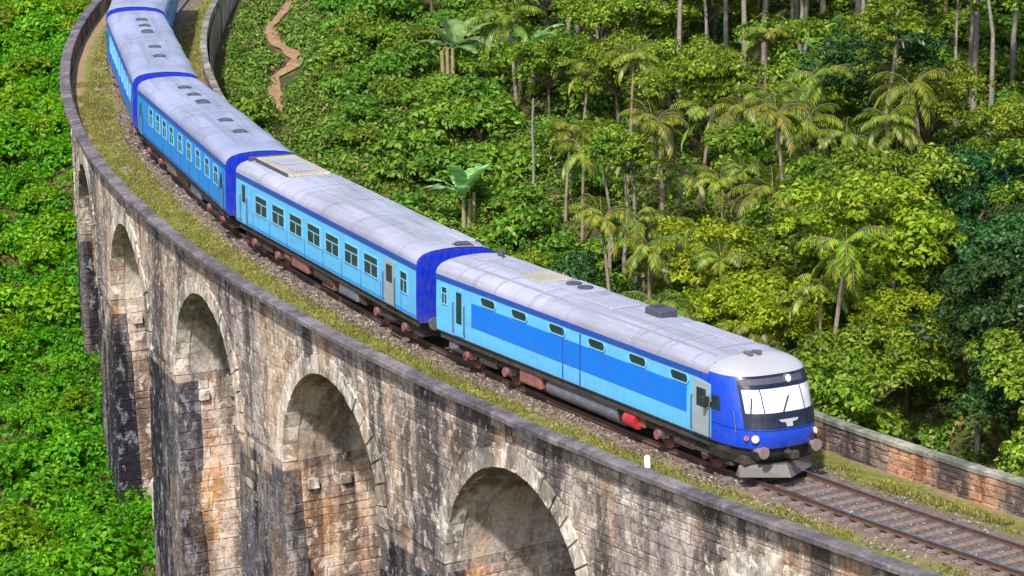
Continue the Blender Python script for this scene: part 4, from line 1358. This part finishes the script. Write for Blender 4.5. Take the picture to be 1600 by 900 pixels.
while cand < 5200:
    cand += 1
    y = random.uniform(98, 196); x = random.uniform(-16, 30)
    s_, o_ = to_so(x, y); e_ = -float(o_[0])
    if e_ < (6.0 if y < 155 else 4.9): continue
    gz = float(ground(x, y)[0])
    u, v = image_pos(x, y, gz + 3.0)
    if not (330 < u < 1760 and -160 < v < 860): continue
    k = species(u, v)
    sc = random.uniform(.72, 1.12) if k != 'shrub' else random.uniform(.85, 1.35)
    r = RAD[k] * sc
    if k != 'shrub' and e_ < 5.6 + r: continue
    if np.min(np.hypot(PATH_XY[:, 0] - x, PATH_XY[:, 1] - y)) < r + .7: continue
    if u < 560 and np.any((np.hypot(PATH_XY[:, 0] * y / PATH_XY[:, 1] - x, 0 * PATH_XY[:, 1]) < r + .35) & (PATH_XY[:, 1] > y) & (PATH_XY[:, 1] < y + 11 * sc)): continue
    if k == 'shrub' and n_ok.get('shrub', 0) >= 150: continue
    if not free(x, y, r, .80 if k != 'palm' else .72): continue
    # nothing tall right in front of the lone pole, the bananas or the low slope on the left
    if k != 'shrub' and u < 880 and v > 120 and random.random() < .5: continue
    taken.append((x, y, r))
    z_ = zone(u, v)
    pend.setdefault((k, z_), []).append((u, v, plant(k, x, y, sc, 'x', ADJ[k] + 's ' + WHERE[z_])))
    n_ok[k] = n_ok.get(k, 0) + 1
print('plants on the inner slope', n_ok)
ORD = ['first', 'second', 'third', 'fourth', 'fifth', 'sixth', 'seventh', 'eighth', 'ninth', 'tenth', 'eleventh', 'twelfth', 'thirteenth', 'fourteenth', 'fifteenth', 'sixteenth', 'seventeenth', 'eighteenth', 'nineteenth', 'twentieth']
def name_rows(base, lst):
    lst.sort(key=lambda t: t[1])
    nrow = max(1, math.ceil(len(lst) / 8)); per = math.ceil(len(lst) / nrow)
    for rw_ in range(nrow):
        row = sorted(lst[rw_ * per:(rw_ + 1) * per], key=lambda t: t[0])
        tier = '' if nrow == 1 else ', top row' if rw_ == 0 else ', lowest row' if rw_ == nrow - 1 else ', ' + ORD[rw_] + ' row down'
        for i, (u, v, e) in enumerate(row):
            pos_ = '' if len(row) == 1 else (', leftmost' if i == 0 else ', rightmost' if i == len(row) - 1 else ', ' + ORD[i] + ' from left')
            e['label'] = base + pos_ + tier
for (k, z_), lst in pend.items():
    name_rows(ADJ[k] + ' ' + WHERE[z_], lst)

# thicket left of the viaduct
left = []
lsh = []
cand = 0
while cand < 6000 and len(left) < 148:
    cand += 1
    s_ = random.uniform(-128, -28); o_ = random.uniform(5.0, 26)
    x, y, _ = P(s_, o_, 0); x, y = float(x), float(y)
    gz = float(ground(x, y)[0])
    u, v = image_pos(x, y, gz + 1.2)
    if not (-170 < u < 330 and -60 < v < 1000): continue
    sc = random.uniform(.75, 1.3)
    if o_ < 3.7 + 1.35 * sc: continue
    if s_ < -72 and o_ < 7.0 and sc > .85: continue
    if any((x - a) ** 2 + (y - b) ** 2 < (1.05 * (c + sc)) ** 2 for a, b, c in left): continue
    left.append((x, y, sc))
    lsh.append((u, v, plant('shrub_left', x, y, sc, 'x', 'shrubs of the thicket left of the viaduct')))
name_rows('bright green shrub in the thicket left of the viaduct', lsh)
print('left shrubs', len(left))

def cover(name, pts, per, lsz, mat, rad, label, hz=.35):
    x, y = pts[:, 0], pts[:, 1]
    z = ground(x, y)
    c = np.stack([x, y, z + RNG.uniform(.1, hz, len(x))], 1)
    V = clumps(c, RNG.uniform(*rad, len(x)), per, *lsz, flat=.8)
    me = leaf_mesh(name, V, mat)
    o = link(bpy.data.objects.new(name, me)); tag(o, label, 'undergrowth', kind='stuff')
    return o
def scatter(n, s0, s1, o0, o1, test):
    s = RNG.uniform(s0, s1, n); o = RNG.uniform(o0, o1, n)
    x, y, _ = P(s, o, np.zeros(n))
    z = ground(x, y) + .5
    zz = z - CAM_H
    d = y * math.cos(PT) - zz * math.sin(PT); vv = y * math.sin(PT) + zz * math.cos(PT)
    a, b = F_ * x / d, F_ * vv / d
    u = 800 + a * math.cos(RL) - b * math.sin(RL); v = 450 - (a * math.sin(RL) + b * math.cos(RL))
    ok = (u > -220) & (u < 1820) & (v > -120) & (v < 1020) & test(x, y, u, v, o, s)
    return np.stack([x[ok], y[ok]], 1)
pd = lambda x, y: np.min(np.hypot(x[:, None] - PATH_OPEN[::2, 0], y[:, None] - PATH_OPEN[::2, 1]), 1)
def clear(x, y):      # keep low growth off the strip just below the path
    q = PATH_OPEN[::2]
    return ~np.any((np.abs(q[:, 0] * (y[:, None] / q[:, 1]) - x[:, None]) < .55) & (q[:, 1] > y[:, None]) & (q[:, 1] < y[:, None] + 3.6), 1)
ur = scatter(16000, -135, 34, -50, -4.6, lambda x, y, u, v, o, s: (pd(x, y) > .6) & clear(x, y) & (vnoise(x / 2.1, y / 2.1, 21) > .12))
ur = np.concatenate([ur, scatter(3600, -112, -48, -15, -4.4, lambda x, y, u, v, o, s: (pd(x, y) > .6) & clear(x, y))])
cover('undergrowth', ur, 34, (.16, .32), M['leaf_under'], (.3, .75), 'tangled low undergrowth covering the hillside behind the viaduct', .45)
ul = scatter(8000, -135, -22, 3.75, 27, lambda x, y, u, v, o, s: u < 360)
ua = scatter(1500, -66, -28, -3.6, 3.75, lambda x, y, u, v, o, s: np.min(np.abs(s[:, None] - np.array(PIERS)), 1) > 3.2)
ul = np.concatenate([ul, ua])
cover('thicket_undergrowth', ul, 36, (.18, .36), M['leaf_left'], (.35, .8), 'dense bright green low foliage between the thicket shrubs left of the viaduct', .7)
print('cover', len(ur), len(ul))

# grass and weeds along the deck
def deck_grass(n, s0, s1, o0, o1, thr, h0, h1):
    s = RNG.uniform(s0, s1, n); o = RNG.uniform(o0, o1, n)
    k = vnoise(s * .9, o * 1.2 + 7, 31) + .35 * vnoise(s * 3.1, o * 3, 32)
    ok = k > thr
    s, o = s[ok], o[ok]
    z = np.interp(o, [a for a, b in prof], [b for a, b in prof])
    x, y, z = P(s, o, z)
    m = len(s)
    h = RNG.uniform(h0, h1, m)
    d = rdir(m); d[:, 2] = np.abs(d[:, 2]) * .5 + .8; d = unit(d)
    p = np.stack([x, y, z], 1) + d * (h * .45)[:, None]
    return leaves(p, d, rdir(m), h, h * .28, .05)
GV = np.concatenate([deck_grass(42000, -70, 14, 1.62, 3.45, .44, .06, .17), deck_grass(9000, 10, 36, 1.5, 3.2, .72, .06, .18), deck_grass(9000, 8, 36, -2.5, -1.75, .50, .07, .20), deck_grass(7000, -112, -70, 1.6, 2.7, .60, .08, .2), deck_grass(6000, -112, -60, -3.0, -1.7, .5, .08, .2), deck_grass(1200, -40, 30, 3.3, 3.45, .9, .08, .22)])
o = link(bpy.data.objects.new('deck_grass', leaf_mesh('deck_grass', GV, M['grass'])))
tag(o, 'short yellow green grass and weeds growing along both sides of the track', 'grass', kind='stuff')
